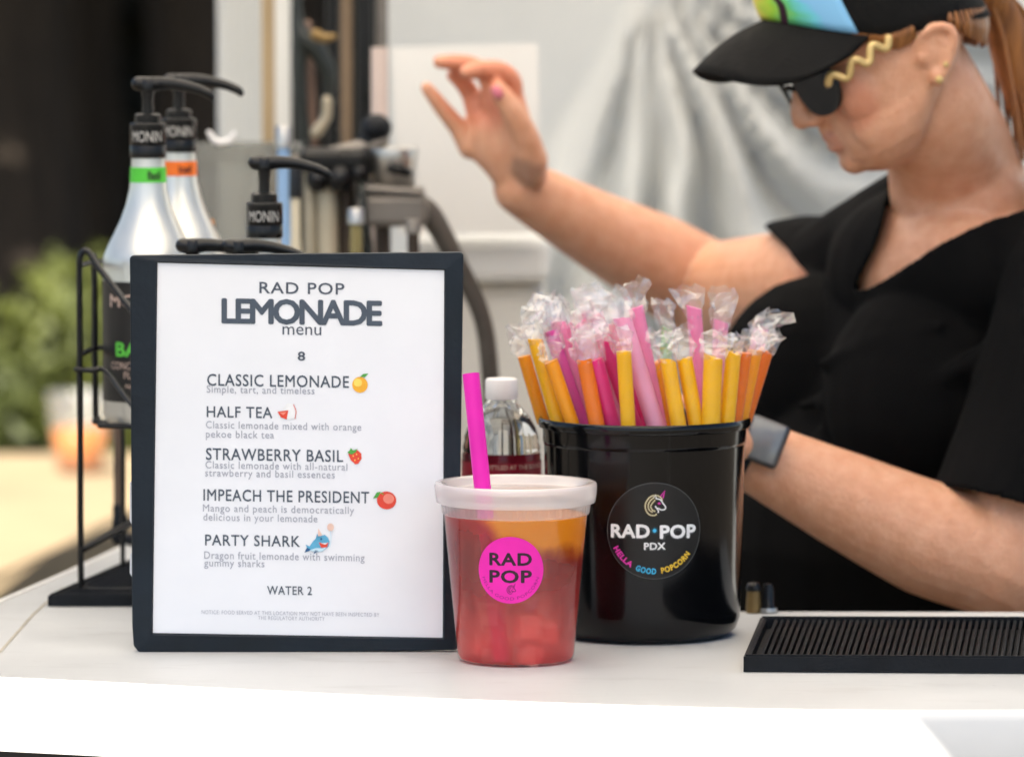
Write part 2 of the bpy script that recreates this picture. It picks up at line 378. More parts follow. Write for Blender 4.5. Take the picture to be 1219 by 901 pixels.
# ---- cream table with a cup, beyond the stall
tz = .72
pl = [G(126, 622, tz), G(60, 656, tz), G(-10, 694, tz), G(-200, 735, tz), G(-330, 700, tz), G(-300, 540, tz), G(260, 538, tz), G(250, 575, tz)]
ctr = sum(pl, Vector())/len(pl)
t = thing('cloth_table', 'sunlit table under a cream cloth beyond the counter end', 'table', (ctr.x, ctr.y, 0))
bm = new()
tv = [bm.verts.new(p) for p in pl]
bv = [bm.verts.new(Vector((p.x+(p.x-ctr.x)*.03+.02*math.sin(i*9), p.y+(p.y-ctr.y)*.02, tz-.42))) for i, p in enumerate(pl)]
f = bm.faces.new(tv)
for i in range(len(pl)): bm.faces.new((tv[i], tv[(i+1) % len(pl)], bv[(i+1) % len(pl)], bv[i]))
bmesh.ops.bevel(bm, geom=list(f.edges), offset=.02, segments=3, affect='EDGES')
obj('tablecloth', bm, M['cloth_cream'], t, smooth=True, auto=50)
for p in (pl[1], pl[3], pl[5], pl[6]):
    bm = new(); q = p*.85+ctr*.15; tube(bm, [(q.x, q.y, 0), (q.x, q.y, tz-.02)], .02, seg=10); obj('leg', bm, M['grey_metal'], t)
c = G(95, 562, tz+.001)
t = thing('plastic_cup', 'blurred clear cup with a layer of orange drink on the cream table', 'cup', c)
bm = new(); lathe(bm, [(0, .002), (.038, .002), (.040, .006), (.056, .135), (.0575, .137), (.0545, .135), (.039, .006), (0, .005)], c, 32); obj('cup_body', bm, clear_plastic('far_cup', haze=.10, hazecol=(.85, .84, .80), rough=.2), t, smooth=True)
bm = new(); lathe(bm, [(0, .007), (.0375, .007), (.0455, .075), (0, .077)], c, 32); obj('drink', bm, mat('orange_drink', (.75, .22, .01), .3, col2=(.62, .20, .03), vscale=30), t, smooth=True)

# ---- canopy tent: roof over the stall, a hanging back wall, legs
t = thing('canopy_tent', 'pale grey canopy tent with a creased back wall behind the person', 'tent', (.5, 4.6, 0))
YR0 = 2.36
bm = new()
def roof_pt(px, py, fwd=0.):                       # the point of the roof edge whose shadow falls on a point of the counter's front edge
    q = G(px, py)+Vector((0, -.0025-fwd, 0)); k = (2.36-CZ)/S.z; return (q.x+S.x*k, q.y+S.y*k)
roof = [roof_pt(-600, 772), roof_pt(-90, 801), roof_pt(0, 807), roof_pt(120, 812.5), roof_pt(250, 819.5), roof_pt(375, 826), roof_pt(500, 832), roof_pt(650, 837.5), roof_pt(800, 842.5), roof_pt(900, 845), roof_pt(1010, 846.5, .0), roof_pt(1080, 846.5, .012), roof_pt(1112, 846.5, .034), roof_pt(1122, 846.5, .30), roof_pt(2500, 846, .30)]
rx = roof[-1][0]; roof = roof+[(rx, 5.75), (roof[0][0], 5.75)]
nb = 10
prism(bm, roof, 2.36, 2.363)
obj('roof', bm, M['roof_cloth'], t)
def wall_mesh():
    bm = new(); nx, nz = 330, 120; x0, x1 = P(452, 300, 5.6).x, 2.4; vs = []; xt, zt_ = P(775, -30, 5.6).x, P(775, -30, 5.6).z
    for j in range(nz+1):
        z = .05+(2.30-.05)*j/nz; row = []
        for i in range(nx+1):
            x = x0+(x1-x0)*i/nx
            dx, dz = x-xt, zt_-z; r_ = math.hypot(dx, dz)+.04; th = math.degrees(math.atan2(dx, max(dz, .02)))
            wgt = min(1, max(0, (th+34)/12))             # folds fan out from the tie at the top; flat cloth to their left
            ph_ = th/15.5*math.pi+1.9*mnoise.noise((x*5, z*3.5, 2))+.8*mnoise.noise((x*12, z*7, 7))
            f1 = wgt*min(.15, .40*r_)*(abs(math.sin(ph_))**1.1)*(.75+.7*mnoise.noise((x*6, z*4, 1)))
            f2 = wgt*.012*math.sin(th*.62+4*mnoise.noise((x*3, z*3, 3)))*min(1, r_*4)
            vfold = 0
            sag = .03*mnoise.noise((x*2.6, z*1.6, 9))+.008*mnoise.noise((x*9, z*7, 4))
            row.append(bm.verts.new((x, 5.6-f1-f2-vfold-sag, z)))
        vs.append(row)
    for j in range(nz):
        for i in range(nx): bm.faces.new((vs[j][i], vs[j][i+1], vs[j+1][i+1], vs[j+1][i]))
    return bm
obj('back_wall', wall_mesh(), M['tent_cloth'], t, smooth=True)
x = P(337, 300, 5.35).x
for lx, ly in ((x, 5.35), (2.45, 5.5), (rx-.05, 2.6), (roof[0][0]+.05, 2.9)):
    bm = new(); prism(bm, [(lx-.0085, ly-.012), (lx+.0085, ly-.012), (lx+.0085, ly+.012), (lx-.0085, ly+.012)], 0, 2.355, 0); obj('leg', bm, M['white_paint'], t)
# rolled side curtain beside the leg
x0 = P(290, 300, 5.45)
bm = new()
for k in range(6): tube(bm, [(x0.x-.018+k*.0075, 5.45+.008*(k % 2), .0), (x0.x-.016+k*.0072, 5.44, 1.2), (x0.x-.018+k*.0075, 5.45, 2.35)], [.012, .011, .012], seg=10)
obj('side_curtain', bm, M['tent_cloth'], t, smooth=True)

def post(name, label, cat, px, Y, wpx, m, ztop=2.3, ztop_px=None, zbot=0., round_=True):
    x = P(px, 200, Y).x; r = wpx/2*Y/F_PX
    zt = P(px, ztop_px, Y).z if ztop_px is not None else ztop
    bm = new()
    if round_: tube(bm, [(x, Y, zbot), (x, Y, (zt+zbot)/2), (x, Y, zt)], r, seg=16, cap='flat')
    else: prism(bm, [(x-r, Y-r), (x+r, Y-r), (x+r, Y+r), (x-r, Y+r)], zbot, zt, r*.2)
    return tag(obj(name, bm, m, loc=(x, Y, zbot), smooth=round_, auto=40), label, cat)
post('wooden_post', 'pale tan wooden post left of the white tent leg', 'post', 320, 5.25, 15, M['tan_wood'], round_=False)
post('wooden_post', 'brownish wooden post between two black poles behind the press', 'post', 413, 5.15, 13, mat('brown_wood', (.22, .15, .09), .6, var=.25, vscale=8, stretch=(6, 6, .6)), round_=False)
post('black_pole', 'wider black pole behind the hanging hose', 'pole', 397, 5.3, 17, M['black_plastic'])
post('black_pole', 'black pole right above the round black lever knob', 'pole', 434, 5.1, 20, M['black_plastic'])
post('grey_pole', 'grey pole at the left edge of the tent back wall', 'pole', 455, 5.2, 14, M['grey_metal'])
post('pink_tube', 'pale pinkish tube standing behind the round black lever knob', 'tube', 452, 4.8, 20, mat('pink_tube', (.62, .50, .44), .5, var=.1, vscale=8), ztop_px=57, zbot=.9)

# ---- prep table behind the counter and what stands on it
PZ = .92
t = thing('prep_table', 'low work table behind the counter carrying the press', 'table', (.0, 4.9, 0))
bm = new(); prism(bm, [(-.36, 4.62), (.12, 4.62), (.12, 5.25), (-.36, 5.25)], PZ-.03, PZ, .004); obj('tabletop', bm, M['steel'], t)
for lx, ly in ((-.33, 4.66), (.09, 4.66), (-.33, 5.2), (.09, 5.2)):
    bm = new(); tube(bm, [(lx, ly, 0), (lx, ly, PZ-.031)], .016, seg=10, cap='flat'); obj('leg', bm, M['steel'], t)

# hand citrus press
Yp = 4.72
A = lambda px, py, dy=0: P(px, py, Yp+dy)
base = A(470, 300); base.z = PZ
t = thing('citrus_press', 'grey metal lever press with a round black knob behind the menu sign', 'juice press', base)
bm = new(); tube(bm, [A(588, 560), A(583, 440), A(572, 372), A(540, 305), A(514, 258), A(497, 243)], [.0085, .0085, .0085, .0095, .011, .011], seg=14)
tube(bm, [Vector((A(588, 560).x, Yp, PZ)), A(588, 560)], .0085, seg=14, smooth=False); obj('frame_tube', bm, mat('dull_metal', (.085, .072, .06), .5, metal=.4, var=.2, vscale=30), t, smooth=True)
bm = new(); a, b = A(432, 243), A(505, 232); box(bm, A(468, 250), (.066, .05, .030), bevel=.006); box(bm, A(470, 226), (.056, .056, .008), Matrix.Rotation(R(4), 3, 'Y'), .003); obj('head', bm, M['grey_metal'], t)
bm = new(); lathe(bm, [(0, 0), (.020, 0), (.024, .035), (.0235, .036), (.019, .003), (0, .003)], A(468, 222), 28); obj('funnel', bm, M['steel'], t, smooth=True)
bm = new()
for px, r in ((390, .0105), (369, .006)): p = A(px, 300); tube(bm, [(p.x, Yp, PZ), (p.x, Yp, A(px, 205).z)], r, seg=16, cap='flat')
obj('column', bm, mat('cream_metal', (.50, .44, .33), .4, metal=.3, var=.2, vscale=12), t, smooth=True, auto=40)
bm = new()
for px, r in ((412, .009), (379, .0055), (456, .0075)): p = A(px, 300, .012); tube(bm, [(p.x, Yp+.012, PZ), (p.x, Yp+.012, A(px, 205).z)], r, seg=16, cap='flat')
obj('gap_rod', bm, mat('gap_dark', (.055, .040, .030), .4, metal=.4, var=.3, vscale=15), t, smooth=True, auto=40)  # dark rods added to stand in for the dark gaps between the pale columns
bm = new()
for px, py, r in ((378, 214, .011), (405, 212, .013), (428, 206, .009)): ell(bm, A(px, py, -.02), (r, r, r*1.1), u=16, v=10)
tube(bm, [A(452, 205, -.01), A(470, 200, -.02), A(486, 206, -.02)], [.004, .006, .004], seg=10); obj('valve', bm, M['black_plastic'], t, smooth=True)
bm = new(); box(bm, A(398, 190), (.066, .055, .022), bevel=.007); lathe(bm, [(0, 0), (.012, .0), (.024, .026), (.024, .030), (0, .030)], A(400, 218), 24); obj('press_block', bm, M['black_plastic'], t)
bm = new(); tube(bm, [A(352, 195), A(400, 185), A(455, 168)], [(.009, .012), (.009, .012), (.007, .009)], seg=12); obj('lever', bm, M['grey_metal'], t, smooth=True)
bm = new(); ell(bm, A(448, 153), (.0145, .0145, .0135), u=28, v=18); tube(bm, [A(440, 165), A(436, 200)], [.010, .008], seg=12); obj('knob', bm, M['rubber'], t, smooth=True)
bm = new(); tube(bm, [A(423, 195), A(432, 230, -.03), A(434, 270, -.035), A(440, 300, -.03), A(436, 420, -.03)], .0035, seg=8); obj('cable', bm, M['hose'], t, smooth=True)
bm = new(); box(bm, Vector((A(480, 300).x, Yp, PZ+.009)), (.19, .14, .018), bevel=.004); obj('base', bm, M['grey_metal'], t)

# hanging hose with nozzle
t = thing('hose', 'black hose looped over the poles with a brass nozzle', 'hose', P(365, 60, 4.95))
H_ = lambda px, py, dy=0: P(px, py, 4.95+dy)
bm = new(); tube(bm, [H_(353, -25), H_(354, 20), H_(360, 45), H_(375, 58), H_(390, 85), H_(391, 110), H_(388, 140)], [.004, .006, .010, .010, .008, .006, .006], seg=12)
tube(bm, [H_(358, 40), H_(356, 90), H_(360, 150), H_(368, 240)], [.009, .0075, .007, .007], seg=12); obj('hose_line', bm, M['hose'], t, smooth=True)
bm = new(); tube(bm, [H_(376, 42, -.03), H_(386, 46, -.03), H_(398, 44, -.03)], [.006, .005, .003], seg=12); obj('nozzle', bm, M['brass'], t, smooth=True)
bm = new(); tube(bm, [H_(389, 120, -.01), H_(388, 140, -.01), H_(376, 158, -.01)], [.005, .005, .006], seg=12); obj('tap', bm, mat('pale_brass', (.42, .36, .26), .4, metal=.5), t, smooth=True)
bm = new(); tube(bm, [H_(366, 30, .04), H_(372, 160, .04), H_(374, 260, .04)], .005, seg=10); obj('inner_tube', bm, mat('brown_rubber', (.13, .075, .05), .5, var=.2), t, smooth=True)

# clear tub, blue bottle, cream bottle, orange-capped bottle on the prep table
c = P(292, 300, 4.75); c.z = PZ
zt = P(292, 172, 4.75).z-PZ; r = .046
t = thing('clear_tub', 'clear grey plastic tub with a flat rim behind the silver bottles', 'tub', c)
bm = new(); lathe(bm, [(0, .002), (r*.9, .002), (r, zt-.008), (r+.006, zt-.008), (r+.006, zt), (r-.002, zt), (r*.88, .006), (0, .006)], c, 40); obj('tub_body', bm, M['tub'], t, smooth=True, auto=40)
bm = new(); lathe(bm, [(r+.008, zt-.016), (r+.0085, zt+.002), (r-.003, zt+.002)], c, 40); obj('rim', bm, M['tub'], t, smooth=True, auto=40)
t2 = thing('plastic_clip', 'small white plastic clip perched on the clear tub rim', 'clip', P(262, 172, 4.70))
bm = new(); q = P(262, 166, 4.70); tube(bm, [q+Vector((-.010, 0, .006)), q+Vector((-.004, 0, -.002)), q+Vector((.008, 0, -.002)), q+Vector((.013, 0, .005))], [.0025, .003, .003, .0025], seg=10); obj('clip_body', bm, M['white_plastic'], t2, smooth=True)
def bottle(name, label, cat, px, Y, wpx, top, m, capm=None, caph=.02):
    c = P(px, 300, Y); c.z = PZ; r = wpx/2*Y/F_PX; h = P(px, top, Y).z-PZ
    t = thing(name, label, cat, c)
    bm = new(); lathe(bm, [(0, 0), (r*.9, 0), (r, .006), (r, h*.66), (r*.8, h*.76), (r*.45, h*.86), (r*.42, h-caph*.9), (0, h-caph*.9)], c, 28); obj('bottle_body', bm, m, t, smooth=True, auto=50)
    bm = new(); lathe(bm, [(r*.46, h-caph), (r*.6, h-caph), (r*.56, h-.001), (r*.5, h), (0, h)], c, 24); obj('cap', bm, capm or m, t, smooth=True, auto=40)
bottle('blue_bottle', 'pale blue bottle behind the tall black pump stem', 'bottle', 338, 4.69, 34, 150, M['blue_plastic'], M['steel'])
bottle('cap_bottle', 'small bottle with an orange cap beside the silver bottle shoulder', 'bottle', 242, 4.5, 46, 262, mat('amber_bottle', (.5, .42, .3), .3, trans=.5), mat('orange_cap', (.50, .19, .02), .5, var=.15), .024)

bottle('amber_jar', 'small olive glass jar between the press columns and its cable', 'jar', 424, 4.58, 34, 248, mat('olive_glass', (.42, .36, .16), .15, trans=.6), M['steel'], .014)
bottle('dark_jar', 'dark brown jar under the head of the lever press', 'jar', 492, 4.60, 34, 262, mat('dark_glass', (.035, .024, .018), .2), M['grey_metal'], .012)
bottle('squeeze_bottle', 'cream squeeze bottle left of the press columns', 'bottle', 352, 4.56, 26, 196, mat('cream_bottle', (.62, .55, .40), .4, var=.06), M['black_plastic'], .03)
# white card and cooler behind the raised arm
t = thing('white_panel', 'blank white board standing behind the raised hand', 'board', P(560, 270, 4.95))
bm = new(); q = [P(466, 57, 4.95), P(640, 52, 4.95), P(645, 277, 4.95), P(476, 279, 4.95)]
a = [bm.verts.new(p) for p in q]; b = [bm.verts.new(p+Vector((0, .012, 0))) for p in q]
bm.faces.new(a); bm.faces.new(b[::-1])
for i in range(4): bm.faces.new((a[i], a[(i+1) % 4], b[(i+1) % 4], b[i]))
obj('panel', bm, M['white_paint'], t)
c0, c1 = P(484, 277, 5.0), P(655, 277, 5.0)
t = thing('cream_cooler', 'cream box cooler standing below the white board', 'cooler', ((c0.x+c1.x)/2, 5.15, 0))
bm = new(); box(bm, ((c0.x+c1.x)/2, 5.16, (c0.z-.05)/2), (c1.x-c0.x-.006, .30, c0.z-.05), bevel=.012); obj('cooler_body', bm, M['cream_paint'], t)
bm = new(); box(bm, ((c0.x+c1.x)/2, 5.15, c0.z-.027), (c1.x-c0.x, .33, .045), bevel=.01); obj('lid', bm, M['white_paint'], t)

# ================================================================ counter
t = thing('serving_counter', 'pale laminate serving counter with a bright white front edge', 'counter', (0, 3.75, 0))
front = [(-90, 801), (0, 807), (120, 812.5), (250, 819.5), (375, 826), (500, 832), (650, 837.5), (800, 842.5), (900, 845), (1000, 846.5), (1110, 846.5), (1219, 846), (1330, 845.5), (1520, 844)]
back = [(1520, 729.5), (1330, 728.5), (895, 727.5), (560, 727), (430, 724), (400, 628), (168, 640), (80, 681), (0, 715), (-90, 756)]
fr = [G(*p) for p in front]; bk = [G(*p) for p in back]
bm = new(); prism(bm, [(p.x, p.y) for p in fr+bk], CZ-.012, CZ); obj('countertop', bm, M['laminate'], t)
# white rounded nosing and fascia along the front edge
def sweep(line, prof):
    bm = new(); rows = []
    for i, p in enumerate(line):
        d = (line[min(i+1, len(line)-1)]-line[max(i-1, 0)]).normalized(); n = Vector((d.y, -d.x, 0))
        rows.append([bm.verts.new(Vector((p.x, p.y, CZ))+n*a+Vector((0, 0, b))) for a, b in prof])
    for A_, B_ in zip(rows, rows[1:]):
        for k in range(len(prof)-1): bm.faces.new((A_[k], B_[k], B_[k+1], A_[k+1]))
    bm.faces.new(rows[0]); bm.faces.new(rows[-1][::-1]); return bm
obj('front_edge', sweep(fr, [(.001, -.053), (.001, .0012), (.004, .0012), (.0065, -.001), (.0085, -.006), (.0095, -.047), (.008, -.052)]), M['white_edge'], t, smooth=True, auto=60)
obj('side_trim', sweep([G(-90, 757), G(0, 716), G(80, 682), G(168, 641)][::-1], [(-.0022, -.02), (-.0022, .0012), (.001, .0018), (.004, -.002), (.004, -.02)]), M['white_edge'], t)
seam = [G(-40, 816), G(0, 776), G(40, 731), G(75, 700)]
bm = new()
for a, b in zip(seam, seam[1:]):
    d = (b-a).normalized(); n = Vector((-d.y, d.x, 0))*.0011
    q = [bm.verts.new(v+Vector((0, 0, .0006))) for v in (a+n, a-n, b-n, b+n)]; bm.faces.new(q)
obj('seam', bm, mat('seam_filler', (.40, .36, .29), .6, var=.2, vscale=30), t)
bm = new(); n0, n1 = fr[0], fr[-1]; prism(bm, [(n0.x+.02, n0.y+.03), (n1.x-.02, n1.y+.03), (n1.x-.02, n1.y+.06), (n0.x+.02, n0.y+.06)], .02, CZ-.0545); obj('front_panel', bm, M['dark_panel'], t)
for p in (fr[0], fr[-1], bk[0], bk[-1]):
    bm = new(); q = p*.93+Vector((.0, 3.8, 0))*.07; q.y = p.y*.6+3.9*.4+.03; tube(bm, [(q.x, q.y, 0), (q.x, q.y, CZ-.013)], .02, seg=10, cap='flat'); obj('leg', bm, M['grey_metal'], t)

# ---- ribbed black bar mats
def bar_mat(name, label, corners, ribs, along, hgt=.011):
    """corners: front-left, front-right, back-right, back-left on the counter; ribs run front to back (along=0) or left to right (1)"""
    z0 = CZ+.0005; FL, FR_, BR, BL = [Vector((c.x, c.y, z0)) for c in corners]
    if along: FL, FR_, BR, BL = BL, FL, FR_, BR
    def q(u, v): return (FL*(1-u)+FR_*u)*(1-v)+(BL*(1-u)+BR*u)*v
    t = thing(name, label, 'bar mat', sum((FL, FR_, BR, BL), Vector())/4)
    def slab(bm, u0, u1, v0, v1, h0, h1, bev=0):
        a = [bm.verts.new(q(u, v)+Vector((0, 0, h0))) for u, v in ((u0, v0), (u1, v0), (u1, v1), (u0, v1))]
        b = [bm.verts.new(q(u, v)+Vector((0, 0, h1))) for u, v in ((u0, v0), (u1, v0), (u1, v1), (u0, v1))]
        bm.faces.new(a[::-1]); top = bm.faces.new(b)
        for i in range(4): bm.faces.new((a[i], a[(i+1) % 4], b[(i+1) % 4], b[i]))
        if bev: bmesh.ops.bevel(bm, geom=list(top.edges), offset=bev, segments=2, affect='EDGES')
    W_ = (FR_-FL).length; D_ = (BL-FL).length; bu, bv = .005/W_, .005/D_
    bm = new(); slab(bm, 0, 1, 0, bv, 0, hgt, .0015); slab(bm, 0, 1, 1-bv, 1, 0, hgt, .0015); slab(bm, 0, bu, bv+.0002, 1-bv-.0002, 0, hgt-.0005, .0012); slab(bm, 1-bu, 1, bv+.0002, 1-bv-.0002, 0, hgt-.0005, .0012)
    slab(bm, bu+.0001, 1-bu-.0001, bv+.0001, 1-bv-.0001, 0, .003)
    obj('rim_tray', bm, M['rubber'], t)
    bm = new()
    for i in range(ribs):
        u = bu*2+(1-bu*4)*(i+.5)/ribs; h = (1-bu*4)/ribs*.24
        slab(bm, u-h, u+h, bv*1.02, 1-bv*1.02, .0031, hgt-.0012, .0012)
    obj('ribs', bm, M['rubber'], t)
    return t
mf = [G(885, 800), G(1400, 803), G(1400, 753.5), G(905, 752.5)]
bar_mat('bar_mat', 'long black ribbed rubber mat at the right end of the counter', mf, 62, 0, .0125)
rm = [G(57, 722), G(420, 722), G(470, 680), G(152, 680)]
bar_mat('bar_mat', 'black ribbed rubber mat under the wire bottle rack', rm, 16, 1, .010)
# ================================================================ menu sign
YS, KS = 3.785, math.tan(R(2.0))
def Sg(px, py, off=0):
    d = ray(px, py); o = Vector((0, 0, H))            # plane y = YS + (z-CZ)*KS
    t_ = (YS+(H-CZ)*KS)/(d.y-d.z*KS)
    p = o+d*t_; p.y -= off; return p
sb = Sg(352, 774); sb.z = CZ
t = thing('menu_sign', 'lemonade menu page in a dark navy frame standing on the counter', 'menu sign', sb)
outer = [(155.5, 306), (158, 303.5), (548, 299.5), (552, 302), (551.5, 330), (545.5, 768), (543, 771.5), (178, 776.2), (166, 773.5), (160, 766), (158.5, 740), (156, 340)]
inner = [(188, 311), (192, 311), (526, 319.9), (530, 320.5), (529.9, 340), (528, 753), (527.5, 757.5), (200, 752.6), (184, 752.2), (182.2, 751.8), (182.4, 735), (187.6, 330)]
bm = new(); n = len(outer)
ring = []
for ps, off in ((outer, 0.0), (outer, .0105), (inner, .012), (inner, .0092)):
    ring.append([bm.verts.new(Sg(x, y, off)) for x, y in ps])
e = [bm.verts.new(Sg(x*.985+5.3, y*.985+8, .0125)) for x, y in outer]
for A_, B_ in zip(ring, ring[1:]):
    for i in range(n): bm.faces.new((A_[i], A_[(i+1) % n], B_[(i+1) % n], B_[i]))
bmesh.ops.delete(bm, geom=e, context='VERTS')
bm.faces.new(ring[0]); bm.faces.new(ring[3][::-1])
frm = obj('frame', bm, M['frame_board'], t)
bv_ = frm.modifiers.new('b', 'BEVEL'); bv_.width = .0012; bv_.segments = 2; bv_.limit_method = 'ANGLE'; bv_.angle_limit = R(35)
bm = new(); q = [(188.7, 312), (529, 321), (527.2, 756.7), (183, 751)]
a = [bm.verts.new(Sg(x, y, .0096)) for x, y in q]; bm.faces.new(a[::-1])
page = obj('page', bm, M['paper'], t)
bm = new()
for y0, y1 in ((571, 628), (656, 690)):
    a = [(157.5, y0), (154.5, y0+4), (154.3, y1-8), (159, y1)]
    put_poly(bm, [(x, y) for x, y in a], lambda x, y: Sg(x, y, -.001)); 
obj('back_sheet', bm, M['paper'], t)
bm = new(); f0 = Sg(352, 330, -.004); tube(bm, [f0, Vector((f0.x, f0.y+.11, CZ+.004))], .004, seg=8); obj('easel_leg', bm, M['frame_board'], t)

def mp(off): return lambda u, v: Sg(u, -v+(u-355)*.0165, off)
F0 = mp(.0099)
def lines(name, items, m):
    bm = new()
    for body, x0, x1, base, cap, bold, sp in items: put_text(bm, body, x0, x1, -base, cap, F0, bold, sp)
    return obj(name, bm, m, page)
lines('title', [('RAD POP', 309.5, 410.5, 349, 13.6, .012, 1.1)], M['print_mid'])
lines('headline', [('LEMONADE', 264.5, 455.5, 385.5, 30, .032, .84)], M['print_dark'])
lines('subtitle', [('menu', 337, 383, 397.5, 14.5, 0, 1.), ('8', 355, 364, 428, 10.6, .02, 1.)], M['print_mid'])
for it_ in [('CLASSIC LEMONADE', 247.5, 416, 459.5, 14.0, .012, 1.08), ('HALF TEA', 247, 325, 497, 13.2, .012, 1.08), ('STRAWBERRY BASIL', 246, 409, 547.5, 14.0, .012, 1.08),
      ('IMPEACH THE PRESIDENT', 243, 440, 596, 13.8, .012, 1.08), ('PARTY SHARK', 245, 357.7, 649.0, 13, .012, 1.08), ('WATER 2', 318.7, 372, 706, 10.2, .012, 1.08)]: lines('item_name', [it_], M['print_dark'])
for it_ in [('Simple, tart, and timeless', 247, 375, 467.8, 8.6, .004, 1.1), ('Classic lemonade mixed with orange', 246, 430.5, 510, 8.6, .004, 1.1), ('pekoe black tea', 246, 327, 521, 8.6, .004, 1.1),
      ('Classic lemonade with all-natural', 245.5, 414, 557.5, 8.6, .004, 1.1), ('strawberry and basil essences', 245, 399, 567, 8.6, .004, 1.1), ('Mango and peach is democratically', 242.5, 422, 608.8, 8.6, .004, 1.1),
      ('delicious in your lemonade', 243, 378.5, 619.5, 8.6, .004, 1.1), ('Dragon fruit lemonade with swimming', 244, 434.5, 664.8, 8.8, .004, 1.1), ('gummy sharks', 244, 315.6, 673.8, 8.6, .004, 1.1),
      ('NOTICE: FOOD SERVED AT THIS LOCATION MAY NOT HAVE BEEN INSPECTED BY', 241, 452, 730.2, 4.4, .0, 1.1), ('THE REGULATORY AUTHORITY', 308, 387, 736, 4.4, .0, 1.1)]: lines('item_description', [it_], M['print_soft'])
F1, F2, F3 = mp(.0101), mp(.0103), mp(.0105)
e_or = flat('fruit_orange', (.85, .42, .03)); e_hi = flat('fruit_yellow', (.90, .66, .12)); e_red = flat('fruit_red', (.72, .06, .03)); e_pk = flat('fruit_pink', (.85, .25, .18))
e_gr = flat('leaf_print', (.08, .36, .06)); e_bl = flat('shark_blue', (.10, .38, .58)); e_dk = flat('shark_dark', (.02, .10, .25)); e_lt = flat('shark_light', (.55, .75, .85))
def icon(fn, mats):
    bm = new(); fn(bm); return obj('food_icon', bm, mats, page)
def i_orange(bm):
    put_poly(bm, disc_pts(429, -455.5, 9.2, 9.4, 28), F1, 0); put_poly(bm, disc_pts(426.5, -453, 5, 5, 20), F2, 1)
    put_poly(bm, [(429, -446), (433, -442.5), (439, -442), (435, -446.5)], F2, 2)
icon(i_orange, [e_or, e_hi, e_gr])
def i_tea(bm):
    put_poly(bm, [(333, -491), (343, -478.5), (351, -480), (353, -496), (345, -498)], F1, 2)
    put_poly(bm, [(331, -489), (344, -487), (342, -498), (335, -495.5)], F2, 0); put_poly(bm, [(333.5, -490), (342, -489), (338, -493)], F3, 1)
    put_stroke(bm, [(350, -480), (353, -488), (352, -497)], .8, F3, 0)
icon(i_tea, [e_red, e_pk, M['print_white']])
def i_straw(bm):
    put_poly(bm, [(415, -538), (418, -534.5), (426, -533), (430.5, -537), (431, -543), (427, -549), (423.5, -550), (418, -545)], F1, 0)
    put_poly(bm, [(414, -536), (417, -533), (418, -530.5), (421, -533.5), (426, -531.5), (424, -535.5), (419, -538.5)], F2, 1)
    for a, b in ((421, -540), (425, -538), (427, -543), (423, -545)): put_poly(bm, disc_pts(a, b, .7, .9, 8), F2, 2)
icon(i_straw, [e_red, e_gr, e_hi])
def i_peach(bm):
    put_poly(bm, disc_pts(460.5, -592, 11.5, 10.6, 28), F1, 0); put_poly(bm, disc_pts(463, -590, 6.5, 6, 20), F2, 1)
    put_poly(bm, [(454, -582), (449, -582.5), (444.5, -590), (450, -589)], F2, 2); put_stroke(bm, [(454, -583), (457, -585)], 1.2, F2, 2)
icon(i_peach, [e_red, e_pk, e_gr])
def i_shark(bm):
    put_poly(bm, [(363, -655.5), (366, -649.5), (364.5, -646), (369, -648), (374, -641), (380, -636.5), (387, -634), (391, -637), (393, -642), (391.5, -648), (385, -653.5), (377, -655.2), (370, -653.2)], F1, 0)
    put_poly(bm, [(376, -640), (378, -633), (382, -637)], F1, 0); put_poly(bm, [(369, -652.6), (377, -650), (385, -650), (391, -647), (385, -653.2), (377, -654.8)], F2, 2)
    put_poly(bm, [(380, -643), (386, -644.5), (391.5, -643), (390, -649), (383, -649.5)], F2, 1); put_poly(bm, [(382, -644), (390.5, -643.6), (388, -645.6)], F3, 4)
    put_poly(bm, [(363, -655.5), (366, -649.5), (370, -651), (369, -653.4)], F2, 3); put_poly(bm, [(376, -652), (374, -657), (380, -653.5)], F2, 3)
    put_poly(bm, disc_pts(383, -639, 1.2, 1.2, 10), F3, 3); put_poly(bm, [(379, -636), (379.5, -626.5), (384, -634.5)], F2, 5)
    put_stroke(bm, [(393, -649), (394.5, -640), (394, -629)], .7, F2, 2); put_poly(bm, disc_pts(394, -625, 4, 4.6, 18), F2, 5)
icon(i_shark, [e_bl, e_red, e_lt, e_dk, M['print_white'], flat('balloon_tan', (.80, .55, .45))])

# ================================================================ lemonade cup with straw
cb = Vector((P(614, 700, 3.73).x, 3.73, CZ+.0004))
t = thing('drink_cup', 'clear deli cup of red and orange lemonade with a frosted lid and magenta sticker', 'cup', cb)
rc = lambda z: .0436+(.0535-.0436)*min(1, max(0, z/.108))
bm = new(); lathe(bm, [(0, .0006), (.040, .0004), (.0425, .0014), (.0437, .004), (.0535, .1085), (.0545, .110)], cb, 72); obj('cup_body', bm, M['cup_shell'], t, smooth=True, auto=60)
bm = new(); n = 144; prof = [(.0541, .1095), (.0548, .111), (.0562, .122)]
rr = []
for r, z in prof: rr.append([bm.verts.new(cb+Vector(((r+(.00028 if i % 2 else 0))*math.sin(2*math.pi*i/n), -(r+(.00028 if i % 2 else 0))*math.cos(2*math.pi*i/n), z))) for i in range(n)])
for A_, B_ in zip(rr, rr[1:]):
    for i in range(n): bm.faces.new((A_[i], A_[(i+1) % n], B_[(i+1) % n], B_[i]))
obj('ribbed_band', bm, M['cup_band'], t)
